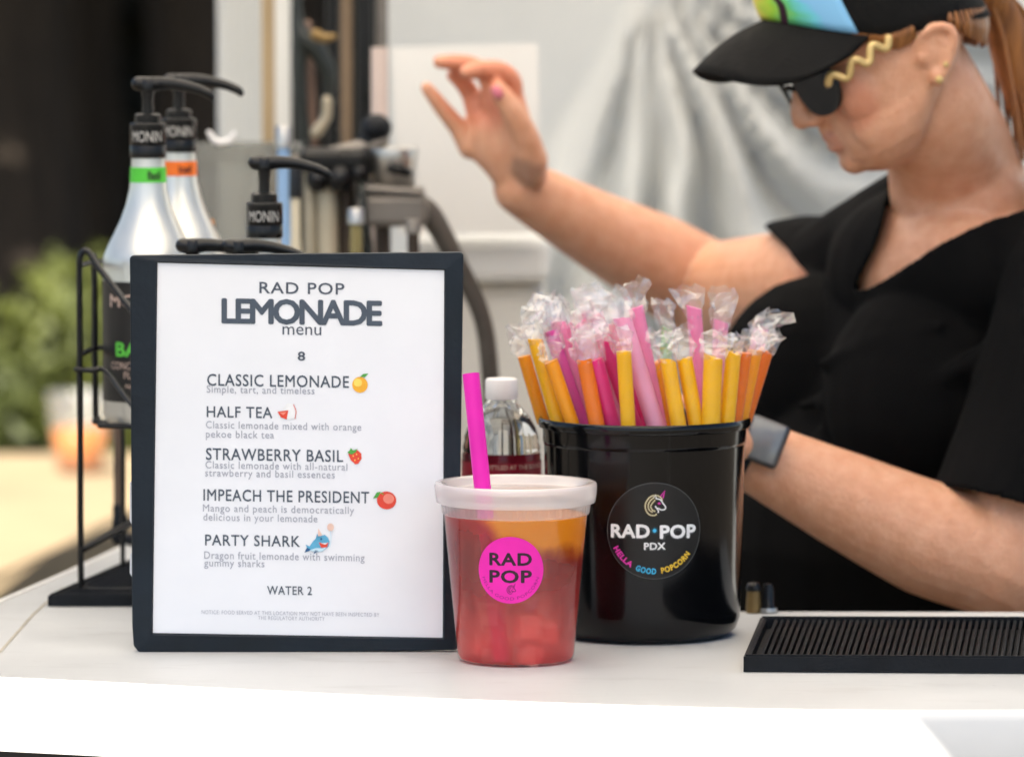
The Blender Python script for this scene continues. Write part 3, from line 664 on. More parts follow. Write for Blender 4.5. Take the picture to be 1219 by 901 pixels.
bm = new(); lathe(bm, [(.0572, .1175), (.0594, .1185), (.0602, .124), (.0606, .1305), (.0600, .1326), (.0585, .1332), (.0545, .1328), (.0525, .1318), (.0508, .1275), (.046, .1265), (.020, .1272), (0, .1273)], cb, 96); obj('lid', bm, M['lid'], t, smooth=True, auto=70)
# layered drink, seen through by a third
dm = mat('layered_drink', (.5, .05, .05), .3); n_, l_, b_, o_ = nodes(dm)
tc = n_.new('ShaderNodeTexCoord'); sep = n_.new('ShaderNodeSeparateXYZ'); l_.new(tc.outputs['Object'], sep.inputs[0])
nz = n_.new('ShaderNodeTexNoise'); nz.inputs['Scale'].default_value = 45; nz.inputs['Detail'].default_value = 4; l_.new(tc.outputs['Object'], nz.inputs['Vector'])
def math_(op, a, b, clamp=False):
    m_ = n_.new('ShaderNodeMath'); m_.operation = op; m_.use_clamp = clamp
    for i, v in enumerate((a, b)):
        if isinstance(v, (int, float)): m_.inputs[i].default_value = v
        else: l_.new(v, m_.inputs[i])
    return m_.outputs[0]
nn = math_('MULTIPLY', math_('SUBTRACT', nz.outputs[0], .5), .05)
# orange layer: above a line that dips to the right
hgt = math_('ADD', math_('ADD', math_('ADD', sep.outputs[2], math_('MULTIPLY', sep.outputs[0], .15)), math_('MULTIPLY', math_('MINIMUM', math_('ADD', sep.outputs[0], .006), 0), 1.0)), math_('MULTIPLY', nn, .5))
og = n_.new('ShaderNodeMapRange'); og.inputs[1].default_value = .078; og.inputs[2].default_value = .099; og.interpolation_type = 'SMOOTHSTEP'; l_.new(hgt, og.inputs[0])
rz = n_.new('ShaderNodeValToRGB'); els = rz.color_ramp.elements
els[0].position = 0; els[0].color = (.84, .045, .045, 1); els[1].position = 1; els[1].color = (.66, .03, .02, 1)
for p_, c_ in ((.18, (.88, .085, .07, 1)), (.38, (.66, .028, .024, 1)), (.55, (.50, .016, .012, 1)), (.75, (.42, .008, .004, 1))): e_ = els.new(p_); e_.color = c_
zz = math_('ADD', math_('MULTIPLY', sep.outputs[2], 9.0), math_('MULTIPLY', nn, 6), True); l_.new(zz, rz.inputs[0])
mxc = n_.new('ShaderNodeMixRGB'); l_.new(og.outputs[0], mxc.inputs[0]); l_.new(rz.outputs[0], mxc.inputs[1]); mxc.inputs[2].default_value = (1, .46, .004, 1)
l_.new(mxc.outputs[0], b_.inputs['Base Color'])
tl = n_.new('ShaderNodeBsdfTranslucent'); l_.new(mxc.outputs[0], tl.inputs[0]); tp = n_.new('ShaderNodeBsdfTransparent'); 
vo = n_.new('ShaderNodeTexVoronoi'); vo.distance = 'CHEBYCHEV'; vo.inputs['Scale'].default_value = 42; vo.inputs['Randomness'].default_value = .7; l_.new(tc.outputs['Object'], vo.inputs['Vector'])
im = n_.new('ShaderNodeMapRange'); im.inputs[1].default_value = .40; im.inputs[2].default_value = .30; im.interpolation_type = 'SMOOTHSTEP'; l_.new(vo.outputs['Distance'], im.inputs[0])
iz = n_.new('ShaderNodeMapRange'); iz.inputs[1].default_value = .060; iz.inputs[2].default_value = .035; l_.new(sep.outputs[2], iz.inputs[0])
icem = math_('MULTIPLY', math_('MULTIPLY', im.outputs[0], iz.outputs[0]), .5)
mxi = n_.new('ShaderNodeMixRGB'); l_.new(icem, mxi.inputs[0]); l_.new(mxc.outputs[0], mxi.inputs[1]); mxi.inputs[2].default_value = (.96, .22, .17, 1)
l_.new(mxi.outputs[0], b_.inputs['Base Color']); l_.new(mxi.outputs[0], tl.inputs[0])
mxt = n_.new('ShaderNodeMixRGB'); mxt.inputs[0].default_value = .6; l_.new(mxc.outputs[0], mxt.inputs[1]); mxt.inputs[2].default_value = (1, .75, .75, 1); l_.new(mxt.outputs[0], tp.inputs[0])
m1 = n_.new('ShaderNodeMixShader'); m1.inputs[0].default_value = .5; l_.new(b_.outputs[0], m1.inputs[1]); l_.new(tl.outputs[0], m1.inputs[2])
m2 = n_.new('ShaderNodeMixShader'); l_.new(math_('SUBTRACT', .52, math_('MULTIPLY', og.outputs[0], .40)), m2.inputs[0]); l_.new(m1.outputs[0], m2.inputs[1]); l_.new(tp.outputs[0], m2.inputs[2]); l_.new(m2.outputs[0], o_.inputs[0])
bm = new(); lathe(bm, [(0, .0016), (.041, .0016), (.0430, .0045), (.0528, .1085), (.0505, .1090), (0, .1090)], cb, 64); obj('drink', bm, dm, t, loc=cb, smooth=True, auto=60)
# straw through the lid
s0, s1, s2 = P(560.5, 445, 3.722), P(573.5, 572, 3.706), P(597, 786, 3.6965)
hp = s1
st = thing('cup_straw', 'hot magenta straw standing in the lemonade cup', 'straw', s2)
bm = new(); ax = (s0-s2).normalized(); tube(bm, [s2, s1, s0], .0063, seg=24, cap=None, smooth=False); tube(bm, [s0, s2], .0054, seg=24, cap=None, smooth=False)
obj('straw_tube', bm, M['hot_pink'], st, smooth=True)
# ice
ice = mat('ice', (1, .62, .55), .25, var=.1, vscale=60)
ilab = ['ice cube sunk low at the right of the straw', 'ice cube at the lower left of the cup', 'ice cube near the lower right wall of the cup', 'ice cube in the middle of the cup beside the straw']
for k, (px, py, sz, an) in enumerate([(627, 745, .019, .1), (578, 768, .016, .3), (652, 752, .016, -.15), (630, 778, .016, .5)]):
    p = P(px, py, 3.73-(.0295 if k in (0, 3) else .021)); bm = new(); box(bm, p, (sz, sz, sz), Matrix.Rotation(an, 3, 'Y') @ Matrix.Rotation(an*.8, 3, 'Z'), .002)
    tag(obj('ice_cube', bm, ice, loc=p), ilab[k], 'ice cube', 'ice cubes in the drink')
# sticker wrapped on the cone
zc0 = P(607.5, 678.5, 3.68).z-cb.z; uc0 = (607.5-614)*3.69/F_PX
def Fc(off):
    def f(u, v):
        z = zc0+v; r = rc(z)+.0004+off; a = (uc0+u)/r
        return cb+Vector((r*math.sin(a), -r*math.cos(a), z))
    return f
mm = 3.685/F_PX
bm = new(); put_disc(bm, 0, 0, 40.5*mm, Fc(0), rings=8)
stk = obj('sticker', bm, mat('magenta_paper', (.86, .015, .42), .4, var=.05, vscale=60), t, smooth=True)
bm = new()
put_text(bm, 'RAD', -26*mm, 26*mm, 5.5*mm, 15.5*mm, Fc(.0001), .03, 1.08); put_text(bm, 'POP', -26*mm, 26*mm, -15.5*mm, 15.5*mm, Fc(.0001), .03, 1.08)
obj('lettering', bm, M['print_black'], stk)
def arc_text(bm, body, cx, cy, r, a_mid, span, cap, f, mi=0, bold=0, bottom=True):
    def wp(u, v):
        a = R(a_mid)+(u-.5)*R(span)*(1 if bottom else -1); rad = r-v if bottom else r+v
        return cx+rad*math.cos(a), cy+rad*math.sin(a)
    put_text(bm, body, 0, 1, 0, cap, f, bold, 1.1, mi, wp)
def unicorn(bm, s, ox, oy, f, wd, mi):
    q = lambda pts: [(ox+a*s, oy+b*s) for a, b in pts]
    put_stroke(bm, q([(-.15, 1.0), (-.6, .75), (-.95, .2), (-.95, -.4), (-.6, -.9), (-.1, -1.0), (.15, -.85)]), wd, f, mi[0])
    put_stroke(bm, q([(-.1, .8), (-.5, .45), (-.7, .0), (-.6, -.45), (-.25, -.7)]), wd, f, mi[0])
    put_stroke(bm, q([(.0, .55), (-.3, .2), (-.45, -.1), (-.3, -.45), (.0, -.6)]), wd, f, mi[0])
    put_stroke(bm, q([(-.15, .95), (.2, .95), (.55, .75), (.7, .45)]), wd, f, mi[0]); put_stroke(bm, q([(-.2, .7), (.0, 1.05), (.1, .62)]), wd, f, mi[1], k=1)
    put_stroke(bm, q([(.1, .65), (.5, .55), (.75, .2), (1.0, -.15), (.95, -.4), (.6, -.45), (.3, -.3), (.1, -.25), (.0, -.05)]), wd, f, mi[1])
    put_stroke(bm, q([(.15, -.3), (.3, -.55), (.28, -.75)]), wd, f, mi[1])
    put_stroke(bm, q([(.5, .85), (.95, 1.45), (.75, .7)]), wd, f, mi[2], k=1); put_stroke(bm, q([(.28, .12), (.38, .25), (.48, .1)]), wd*1.3, f, mi[2], k=1)
bm = new(); unicorn(bm, 5.2*mm, 1*mm, -23.5*mm, Fc(.0001), 1.0*mm, (0, 0, 0)); arc_text(bm, 'HELLA GOOD POPCORN', 0, 0, 36.5*mm, -90, 150, 3.6*mm, Fc(.0001))
obj('emblem', bm, M['print_plum'], stk)

# ================================================================ straw bucket
bb = Vector((P(767, 600, 3.88).x, 3.88, CZ+.0004))
t = thing('straw_bucket', 'glossy black round bucket full of wrapped straws with a round sticker', 'bucket', bb)
rb = lambda z: .0742+(.0777-.0742)*z/.15
HB = .168
bm = new(); lathe(bm, [(0, .001), (.060, .0), (.066, .0012), (.0712, .006), (.0741, .014), (rb(.02), .020), (rb(.148), .148), (.0783, .1485), (.0786, .151), (.0788, .1605), (.0815, .1612), (.0822, .164), (.0820, .167), (.0806, .1685), (.0790, .167), (.0768, .16), (.0725, .02), (.066, .006), (0, .006)], bb, 112)
obj('bucket_body', bm, M['black_gloss'], t, smooth=True, auto=50)
zb0 = P(777, 632, 3.803).z-bb.z; ub0 = (776.5-767)*3.805/F_PX
def Fb(off):
    def f(u, v):
        z = zb0+v; r = rb(z)+.0004+off; a = (ub0+u)/r
        return bb+Vector((r*math.sin(a), -r*math.cos(a), z))
    return f
mm = 3.805/F_PX
bm = new(); put_disc(bm, 0, 0, 58.2*mm, Fb(-.0001), 0, 8, 72)
edge = obj('sticker', bm, M['print_grey'], t, smooth=True)
bm = new(); put_disc(bm, 0, 0, 57.5*mm, Fb(.0000), 0, 8, 72); obj('sticker_face', bm, mat('sticker_black', (.005, .005, .006), .3, var=.3, vscale=40), edge, smooth=True)
bm = new()
GL = [M['glow_white'], M['glow_cyan'], M['glow_pink'], M['glow_yellow'], M['print_white'], M['print_cyan'], M['print_pink'], M['print_yellow'], M['print_cream']]
for k, mi in ((0, 0), (1, 4)):
    f = Fb(.0001+.0001*k); b1 = .035 if k else .10; dy = 0 if k else -1.6*mm
    put_text(bm, 'RAD', -53.5*mm, -6*mm, -8.5*mm+dy, 16.5*mm, f, b1, 1.05, mi); put_text(bm, 'POP', 6*mm, 52*mm, -9.5*mm+dy, 16.5*mm, f, b1, 1.05, mi)
    put_text(bm, 'PDX', -13*mm, 13*mm, -22.5*mm+dy, 8.5*mm, f, .03 if k else .10, 1.05, mi)
    put_poly(bm, disc_pts(-.3*mm, .5*mm, (2.3 if k else 4.2)*mm), f, 5 if k else 1)
    for w_, am, sp, i0 in (('HELLA', -137, 33, 2), ('GOOD', -101, 27, 1), ('POPCORN', -58.5, 45, 3)):
        arc_text(bm, w_, -.5*mm, 4*mm+dy*.6, 56*mm, am, sp, 7*mm, f, i0+4 if k else i0, .035 if k else .10)
    unicorn(bm, 12.2*mm, .5*mm, 31*mm, f, (1.3 if k else 3.2)*mm, (8, 4, 6) if k else (3, 0, 2))
obj('lettering', bm, GL, edge)

# ---- the straws: (colour, top px, rim px, depth, wrapper height, tip)
SC = {'yellow': mat('yellow_straw', (.95, .58, .004), .38, var=.06, vscale=30), 'orange': mat('orange_straw', (.90, .24, .006), .38, var=.06, vscale=30),
      'amber': mat('amber_straw', (.95, .44, .004), .38, var=.06, vscale=30), 'pink': mat('pink_straw', (.90, .32, .56), .4, var=.06, vscale=30),
      'rose': mat('rose_straw', (.80, .035, .26), .4, var=.06, vscale=30), 'pale': mat('pale_pink_straw', (.88, .42, .60), .42, var=.06, vscale=30),
      'mauve': mat('mauve_straw', (.72, .10, .42), .4, var=.06, vscale=30), 'green': mat('green_straw', (.08, .50, .03), .4, var=.06, vscale=30)}
ST = [ # colour, top, rim, Y offset from bucket axis, radius px, label
 ('amber', (624, 424), (647, 503), .012, 7.5, 'amber straw leaning farthest out over the left rim of the black bucket'),
 ('yellow', (637, 404), (665, 505), -.030, 8.5, 'glossy yellow straw in clear film at the left end of the bucket'),
 ('amber', (656, 430), (682, 506), -.045, 8, 'amber straw under a crinkled white-streaked film, just right of the leftmost yellow straw'),
 ('mauve', (655, 394), (694, 507), -.015, 7, 'mauve straw between the left amber straw and the paddle-shaped orange one'),
 ('pink', (674, 388), (716, 507), .020, 7, 'pink straw passing behind the left orange straw'),
 ('orange', (696, 430), (711, 508), -.058, 9, 'orange straw with a rounded tip standing alone among the pink ones'),
 ('pink', (690, 384), (733, 508), -.005, 7.5, 'pink straw sloping up left from behind the rose straw'),
 ('rose', (709, 428), (729, 508), -.050, 8, 'deep rose straw between the orange straw and a yellow one'),
 ('pale', (709, 375), (742, 508), .018, 8, 'pale pink straw rising high at the middle of the left bunch'),
 ('yellow', (742.5, 418), (748, 508), -.066, 8.5, 'yellow straw standing upright in front of the pink bunch'),
 ('rose', (727, 386), (765, 508), -.025, 7, 'rose straw half hidden behind the upright yellow straw'),
 ('pale', (741, 380), (781, 508), -.052, 9, 'wide pale pink straw right of the upright yellow straw'),
 ('pink', (757, 366), (785, 508), -.002, 7.5, 'tallest pink straw right of the bucket centre'),
 ('amber', (779, 432), (797, 508), .010, 7.5, 'amber straw mostly hidden behind the double yellow straws'),
 ('green', (795, 392), (786, 508), .040, 7, 'only green straw, its tip glowing through the film'),
 ('yellow', (795, 430), (808, 508), -.058, 9, 'left one of the two wide yellow straws below the green tip'),
 ('yellow', (815, 428), (829, 507), -.050, 9, 'right one of the two wide yellow straws below the green tip'),
 ('pink', (826, 366), (836, 507), .015, 7.5, 'tall pink straw behind the gap right of the green tip'),
 ('yellow', (849, 426), (846, 507), -.052, 11, 'yellow straw with a broad scoop tip right of the bucket centre'),
 ('pale', (858, 382), (853, 507), .025, 7.5, 'pale pink straw rising behind the scoop-tipped yellow straw'),
 ('yellow', (873, 421), (865, 506), -.042, 9, 'yellow straw right of the scoop-tipped one'),
 ('orange', (886, 420), (874, 505), -.028, 8.5, 'orange straw third from the right end of the bucket'),
 ('amber', (899, 417), (881, 503), -.012, 8.5, 'amber straw second from the right end of the bucket'),
 ('orange', (912, 417), (886, 501), .010, 8.5, 'orange straw leaning farthest out over the right rim'),
 ('pink', (906, 392), (884, 502), .034, 7.5, 'pink straw poking up behind the rightmost orange ones'),
]
ST += [('pink', (664, 383), (706, 507), .004, 7.5, 'pink straw second from the left among the pink ones'),
 ('pale', (700, 370), (748, 508), .036, 7.5, 'pale pink straw farthest back in the left bunch'),
 ('rose', (717, 402), (756, 508), -.030, 7.5, 'rose straw crossing behind the upright yellow straw to its left')]
for m_ in SC.values():                               # thin coloured plastic lets some light through
    n_, l_, b_, o_ = nodes(m_); tl = n_.new('ShaderNodeBsdfTranslucent'); mx = n_.new('ShaderNodeMixShader'); mx.inputs[0].default_value = .35
    src = b_.inputs['Base Color'].links[0].from_socket; l_.new(src, tl.inputs[0]); l_.new(b_.outputs[0], mx.inputs[1]); l_.new(tl.outputs[0], mx.inputs[2]); l_.new(mx.outputs[0], o_.inputs[0])
straw_no = 0
for colr, tp_, rp_, dy, rpx, lab in ST:
    random.seed(100+straw_no); straw_no += 1
    Y = bb.y+dy; top = P(*tp_, Y+random.uniform(-.004, .004)); rim = P(*rp_, Y); d = (top-rim).normalized()
    r = rpx*Y/F_PX*(1.04 if colr in ('yellow', 'amber', 'orange', 'green') else 1.2)
    L = 0
    while True:                                        # run the straw down inside the bucket until it meets wall or floor
        q = rim-d*L
        if q.z < bb.z+.0075+r or math.hypot(q.x-bb.x, q.y-bb.y) > .0705-r: break
        L += .002
        if L > .2: break
    bot = rim-d*max(0, L-.002)
    t = thing('wrapped_straw', lab, 'straw', bot, 'wrapped straws in the black bucket')
    bm = new(); side = d.orthogonal().normalized(); vw = Vector((1, 0, 0)); vw = (vw-d*vw.dot(d)).normalized()
    rg = tube(bm, [bot, top-d*.006, top], r, seg=18, cap=None, side=vw, smooth=False)
    sl = random.uniform(-.5, .5)
    for v in rg[-1]: v.co += d*((v.co-top).dot(vw)*sl+(random.uniform(-.0, .002) if rpx > 8.9 else 0))
    ctr_ = bm.verts.new(top-d*.003)
    for i in range(18): bm.faces.new((rg[-1][i], rg[-1][(i+1) % 18], ctr_))
    obj('straw_tube', bm, SC[colr], t, smooth=True, auto=50)
    # film wrapper: hugs the straw, then a flattened, crumpled, heat-sealed tail
    bm = new(); nS, nR = 10, 22; ext = random.uniform(.012, .027); base_ = rim-d*min(.03, L*.35); Ltot = (top-base_).length+ext; uw = d.cross(vw); rows = []
    bend = random.uniform(-.012, .012); tw = random.uniform(-.7, .7); tl_ = (Ltot-ext)/Ltot
    for k in range(nR+1):
        s = k/nR; e = max(0, (s-tl_*.93)/(1-tl_*.93)); e2 = min(1, e*1.4)
        c_ = base_+d*(Ltot*s)+vw*(bend*e*e)+uw*(random.uniform(-.002, .002)*e)
        ra, rb_ = r*(1.12+.75*e2), r*(1.10-.55*e2); row = []
        for i in range(nS):
            a = 2*math.pi*i/nS
            p = Vector((math.cos(a)*ra, math.sin(a)*rb_))
            an = tw*e; p = Vector((p.x*math.cos(an)-p.y*math.sin(an), p.x*math.sin(an)+p.y*math.cos(an)))
            j = .0003+.0042*e2
            row.append(bm.verts.new(c_+vw*(p.x+random.uniform(-j, j))+uw*(p.y+random.uniform(-j, j))+d*random.uniform(-j, j)))
        rows.append(row)
    for k, (A_, B_) in enumerate(zip(rows, rows[1:])):
        for i in range(nS): bm.faces.new((A_[i], A_[(i+1) % nS], B_[(i+1) % nS], B_[i])).material_index = 1 if (k+.5)/nR > tl_*.96 else 0
    obj('film_wrapper', bm, [M['film'], M['film_top']], t)

# ================================================================ syrup bottles in a wire rack
Yb = 4.15; kb = Yb/F_PX
zq = lambda py, Y=Yb: P(177, py, Y).z
zb = zq(503)
def make_syrup(name, label, cx, cy, z0, tape, letter, down=0., group='syrup bottles in the wire rack'):
    c = Vector((cx, cy, z0)); t = thing(name, label, 'syrup bottle', c, group)
    Z = lambda py: zq(py)-zb
    R_ = 55*kb
    bm = new(); lathe(bm, [(0, .0005), (R_*.86, 0), (R_*.96, .003), (R_, .009), (R_, Z(312)), (R_*.975, Z(304)), (R_*.90, Z(294)), (R_*.76, Z(279)), (R_*.61, Z(262)), (R_*.49, Z(244)), (R_*.41, Z(225)), (R_*.375, Z(205)), (R_*.36, Z(188)), (0, Z(187))], c, 56)
    obj('bottle_body', bm, M['silver'], t, smooth=True, auto=60)
    rl = R_+.0004
    bm = new(); lathe(bm, [(rl, Z(475)), (rl, Z(333))], c, 56); lb = obj('label', bm, M['label_black'], t, smooth=True)
    def Fl(u, v, off=.0002):
        a = R(-8)+u/(rl+off); return c+Vector(((rl+off)*math.sin(a), -(rl+off)*math.cos(a), v))
    def tx(mat_, items):
        bm = new()
        for s_, x0, x1, py, cp, bo in items: put_text(bm, s_, x0*kb, x1*kb, Z(py), cp*kb, Fl, bo)
        obj('lettering', bm, mat_, lb)
    tx(M['print_tan'], [('MONIN', -42, 42, 363, 15, .01), ('CONCENTRATED', -40, 40, 436, 8.5, .0), ('FLAVOR', -20, 20, 447, 8, 0), ('NATURAL', -18, 18, 458, 4.5, 0)])
    if letter: tx(letter[1], [(letter[0], -32, 32, 421, 17, .03)])
    if tape:
        rt = 21.4*kb; bm = new(); lathe(bm, [(rt+.0004, Z(217)), (rt, Z(199))], c, 40); tp_ = obj('neck_tape', bm, tape[0], t, smooth=True)
        if tape[1]:
            bm = new(); put_text(bm, tape[1], 1*kb, 16*kb, Z(213), 10*kb, lambda u, v: c+Vector(((rt+.0009)*math.sin(u/rt), -(rt+.0009)*math.cos(u/rt), v)), .02); obj('lettering', bm, M['print_black'], tp_)
    cr = 21.7*kb
    bm = new(); n = 60; pr = [(cr*.98, Z(188)), (cr, Z(186)), (cr, Z(174.5)), (cr*.985, Z(174)), (cr*.985, Z(172.5)), (cr, Z(172)), (cr*.99, Z(148)), (cr*.93, Z(146.5)), (cr*.72, Z(146)), (cr*.72, Z(137)), (cr*.64, Z(135.5)), (cr*.4, Z(135))]
    lathe(bm, pr, c, n); cp = obj('pump_collar', bm, M['black_plastic'], t, smooth=True, auto=40)
    bm = new(); put_text(bm, 'MONIN', -19*kb, 19*kb, Z(168.5), 12.5*kb, lambda u, v: c+Vector(((cr+.0003)*math.sin(u/cr), -(cr+.0003)*math.cos(u/cr), v)), .0); obj('lettering', bm, mat('print_silver', (.5, .48, .45), .4), cp)
    dz = Vector((0, 0, -down))
    bm = new(); lathe(bm, [(7.2*kb, Z(137)-down), (6.6*kb, Z(122)-down), (8*kb, Z(108)-down)], c, 24); obj('pump_stem', bm, M['black_plastic'], t, smooth=True)
    q = lambda dx, py, y=0: c+Vector((dx*kb, y, Z(py)))+dz
    bm = new(); tube(bm, [q(-11, 100), q(0, 101), q(16, 99.5), q(36, 101), q(58, 106), q(72, 112), q(76, 116)], [(8.5*kb, 8.5*kb), (9*kb, 9.5*kb), (6.5*kb, 8*kb), (6*kb, 7*kb), (5.5*kb, 6*kb), (5*kb, 5.5*kb), (4*kb, 4.5*kb)], seg=14, side=(0, 1, 0))
    lathe(bm, [(0, Z(108)-down), (9.5*kb, Z(107)-down), (10*kb, Z(98)-down), (8*kb, Z(94)-down), (0, Z(93.5)-down)], c, 24)
    obj('pump_head', bm, M['black_plastic'], t, smooth=True, auto=50)
    return t
X_ = lambda px, Y: P(px, 300, Y).x
make_syrup('syrup_bottle', 'silver syrup bottle with a green neck tape and green letter on its black label', X_(177, Yb), Yb, zb, (M['tape_green'], 'Basil'), ('BASIL', M['print_green']))
make_syrup('syrup_bottle', 'silver syrup bottle with an orange neck tape behind the green-taped one', X_(214, 4.29), 4.29, zb, (M['tape_orange'], 'Iced'), None)
Y3 = 4.09; z3 = P(315, 283, Y3).z-(zq(188)-zb)
make_syrup('syrup_bottle', 'syrup bottle of which only the tall black pump shows above the menu frame', X_(315, Y3), Y3, z3, None, None)
Y4 = 3.98; z4 = CZ+.014
hd = z4+zq(98)-zb-P(300, 291, Y4).z
for px, lab in ((228, 'low black pump head peeking over the menu frame, the left one of two'), (284, 'low black pump head peeking over the menu frame, the right one of two')):
    make_syrup('syrup_bottle', lab, X_(px, Y4), Y4+(.01 if px < 250 else 0), z4, None, None, hd)

# wire rack
t = thing('wire_rack', 'black wire rack holding the syrup bottles beside the menu sign', 'rack', (P(240, 700, 4.2).x, 4.2, CZ+.012))
wr = .0026
yf, yb2 = 4.10, 4.34
def wire(name, pts, r=wr, k=5, sm=True):
    bm = new(); tube(bm, pts, r, seg=10, k=k, smooth=sm); return obj(name, bm, M['black_wire'], t, smooth=True)
zf = CZ+.0145
PX = lambda px, py, Y: P(px, py, Y)
xr = X_(430, 4.12)
# left side: front upright that curls over at the top and runs down to the front as a rail
l0 = PX(97, 690, yf); 
wire('upright', [Vector((xr, yf-.0, zf)), PX(300, 700, yf), PX(125, 703, yf)*1, PX(102, 700, yf), PX(96.5, 690, yf), PX(95.5, 500, yf), PX(94.5, 330, yf), PX(95, 309, yf), PX(99, 300, yf), PX(106, 301, yf-.002), PX(118, 319, yf-.012), PX(154, 366, yf-.05), PX(230, 466, yf-.13)], k=6)
wire('upright', [PX(112, 305, yf+.06), PX(112.5, 330, yf+.06), PX(113.5, 480, yf+.06), PX(116, 497, yf+.06), PX(124, 503, yf+.055), PX(250, 505, yf+.04)], k=6)
wire('cross_wire', [PX(96, 316, yf), PX(113, 312, yf+.06), PX(128, 311, yf+.09)], wr*.8)
wire('hoop', [PX(91, 440, yf-.004), PX(110, 441, yf-.006), PX(126, 442, yf-.008), PX(154, 478, yf-.06), PX(200, 535, yf-.11)], wr*.9)
wire('hoop', [PX(97, 422, yf), PX(110, 416, yf+.05), PX(122, 414, yf+.09), PX(150, 420, yf+.12), PX(260, 420, yf+.12)], wr*.9)
wire('brace', [PX(98, 654, yf), PX(120, 642, yf+.03), PX(150, 625, yf+.08), PX(190, 604, yf+.14)], wr*1.1)
wire('upright', [PX(146, 680, 4.26), PX(146.5, 560, 4.26), PX(146, 505, 4.26)], wr*.8)
wire('shelf_wire', [PX(119, 506.5, Yb-.03), Vector((xr, Yb-.03, zb-.0035))], wr, sm=False)
wire('shelf_wire', [Vector((X_(119, Yb), Yb+.03, zb-.0035)), Vector((xr, Yb+.03, zb-.0035))], wr, sm=False)
wire('shelf_wire', [Vector((X_(125, 4.29), 4.29, zb-.0035)), Vector((xr, 4.29, zb-.0035))], wr, sm=False)
wire('shelf_wire', [Vector((X_(160, Y3), Y3-.02, z3-.0035)), Vector((xr, Y3-.02, z3-.0035))], wr, sm=False)
wire('shelf_wire', [Vector((X_(160, Y3), Y3+.02, z3-.0035)), Vector((xr, Y3+.02, z3-.0035))], wr, sm=False)
wire('upright', [Vector((xr, yf, zf)), Vector((xr, yf, zf+.16)), Vector((xr, yf+.02, zf+.20))], wr)
wire('upright', [Vector((xr, yb2, zf)), Vector((xr, yb2, zb+.05))], wr, sm=False)
wire('upright', [Vector((X_(165, yb2), yb2, zf)), Vector((X_(165, yb2), yb2, zb+.05))], wr, sm=False)

# ---- small water bottle behind the cup
Yw = 4.0; kw = Yw/F_PX; cw = Vector((P(597, 500, Yw).x, Yw, CZ+.0005)); Zw = lambda py: P(597, py, Yw).z-cw.z
t = thing('water_bottle', 'small clear water bottle with a white cap behind the lemonade cup', 'water bottle', cw)
bm = new(); Rw = 47*kw
lathe(bm, [(0, .004), (Rw*.75, 0), (Rw*.95, .006), (Rw, .016), (Rw, Zw(548)), (Rw*1.0, Zw(540)), (Rw*.97, Zw(537)), (Rw*.99, Zw(532)), (Rw*.94, Zw(524)), (Rw*.95, Zw(520)), (Rw*.86, Zw(508)), (Rw*.70, Zw(495)), (Rw*.50, Zw(484)), (Rw*.40, Zw(479)), (Rw*.375, Zw(474)), (0, Zw(473.5))], cw, 48)
obj('bottle_body', bm, M['water'], t, smooth=True, auto=60)
bm = new(); n = 72; rr = []
for r, z in ((19*kw, Zw(474.5)), (19.4*kw, Zw(470)), (19.2*kw, Zw(453)), (17.5*kw, Zw(450.5))): rr.append([bm.verts.new(cw+Vector((r*(1+(.015 if i % 2 else 0))*math.sin(2*math.pi*i/n), -r*(1+(.015 if i % 2 else 0))*math.cos(2*math.pi*i/n), z))) for i in range(n)])
for A_, B_ in zip(rr, rr[1:]):
    for i in range(n): bm.faces.new((A_[i], A_[(i+1) % n], B_[(i+1) % n], B_[i]))
bm.faces.new(rr[-1]); bm.faces.new(rr[0]); obj('cap', bm, M['white_plastic'], t, smooth=True, auto=40)
bm = new(); rl2 = Rw+.0005; lathe(bm, [(rl2, Zw(640)), (rl2, Zw(547))], cw, 48); lb = obj('label', bm, mat('red_label', (.22, .006, .02), .4, var=.15, vscale=40), t, smooth=True)
bm = new(); put_text(bm, 'BOTTLED AT THE SOURCE', -22*kw, 62*kw, Zw(554.5), 5*kw, lambda u, v: cw+Vector(((rl2+.0003)*math.sin(u/rl2), -(rl2+.0003)*math.cos(u/rl2), v)), .01); obj('lettering', bm, M['print_tan'], lb)

# ---- small brass shaker and a tall stick at the counter's back
c = G(897, 729.3); t = thing('brass_shaker', 'small dark-capped brass shaker at the back edge right of the bucket', 'shaker', c)
bm = new(); k = c.y/F_PX; lathe(bm, [(0, .0004), (9*k, .0004), (9.3*k, .004), (8.5*k, 18*k), (8*k, 27*k), (0, 27*k)], c, 28); obj('shaker_body', bm, M['brass'], t, smooth=True, auto=50)
bm = new(); lathe(bm, [(8.8*k, 26.8*k), (9.2*k, 30*k), (7*k, 36*k), (0, 38*k)], c, 28); obj('cap', bm, M['black_plastic'], t, smooth=True)
c = G(914, 729.2); t = thing('steel_pourer', 'low dark pourer beside the brass shaker', 'pourer', c)
bm = new(); lathe(bm, [(0, .0004), (11*k, .0004), (11*k, 6*k), (8*k, 9*k), (7.5*k, 28*k), (5*k, 35*k), (0, 36*k)], c, 28); obj('pourer_body', bm, M['black_plastic'], t, smooth=True, auto=50)
bm = new(); lathe(bm, [(11.4*k, .0006), (11.6*k, 5*k), (11.1*k, 6.5*k)], c, 28); obj('ring', bm, M['steel'], t, smooth=True)
c = G(138, 649); c.x += .002; t = thing('stand_leg', 'thin brown stick with a black rubber foot behind the bottle rack', 'stand', c)
bm = new(); q = Vector((c.x, c.y, P(137, 470, c.y).z)); tube(bm, [c+Vector((0, 0, .01)), (c+q)/2, q], .0038, seg=10); obj('stick', bm, mat('brown_stick', (.10, .065, .045), .5, var=.2), t, smooth=True)
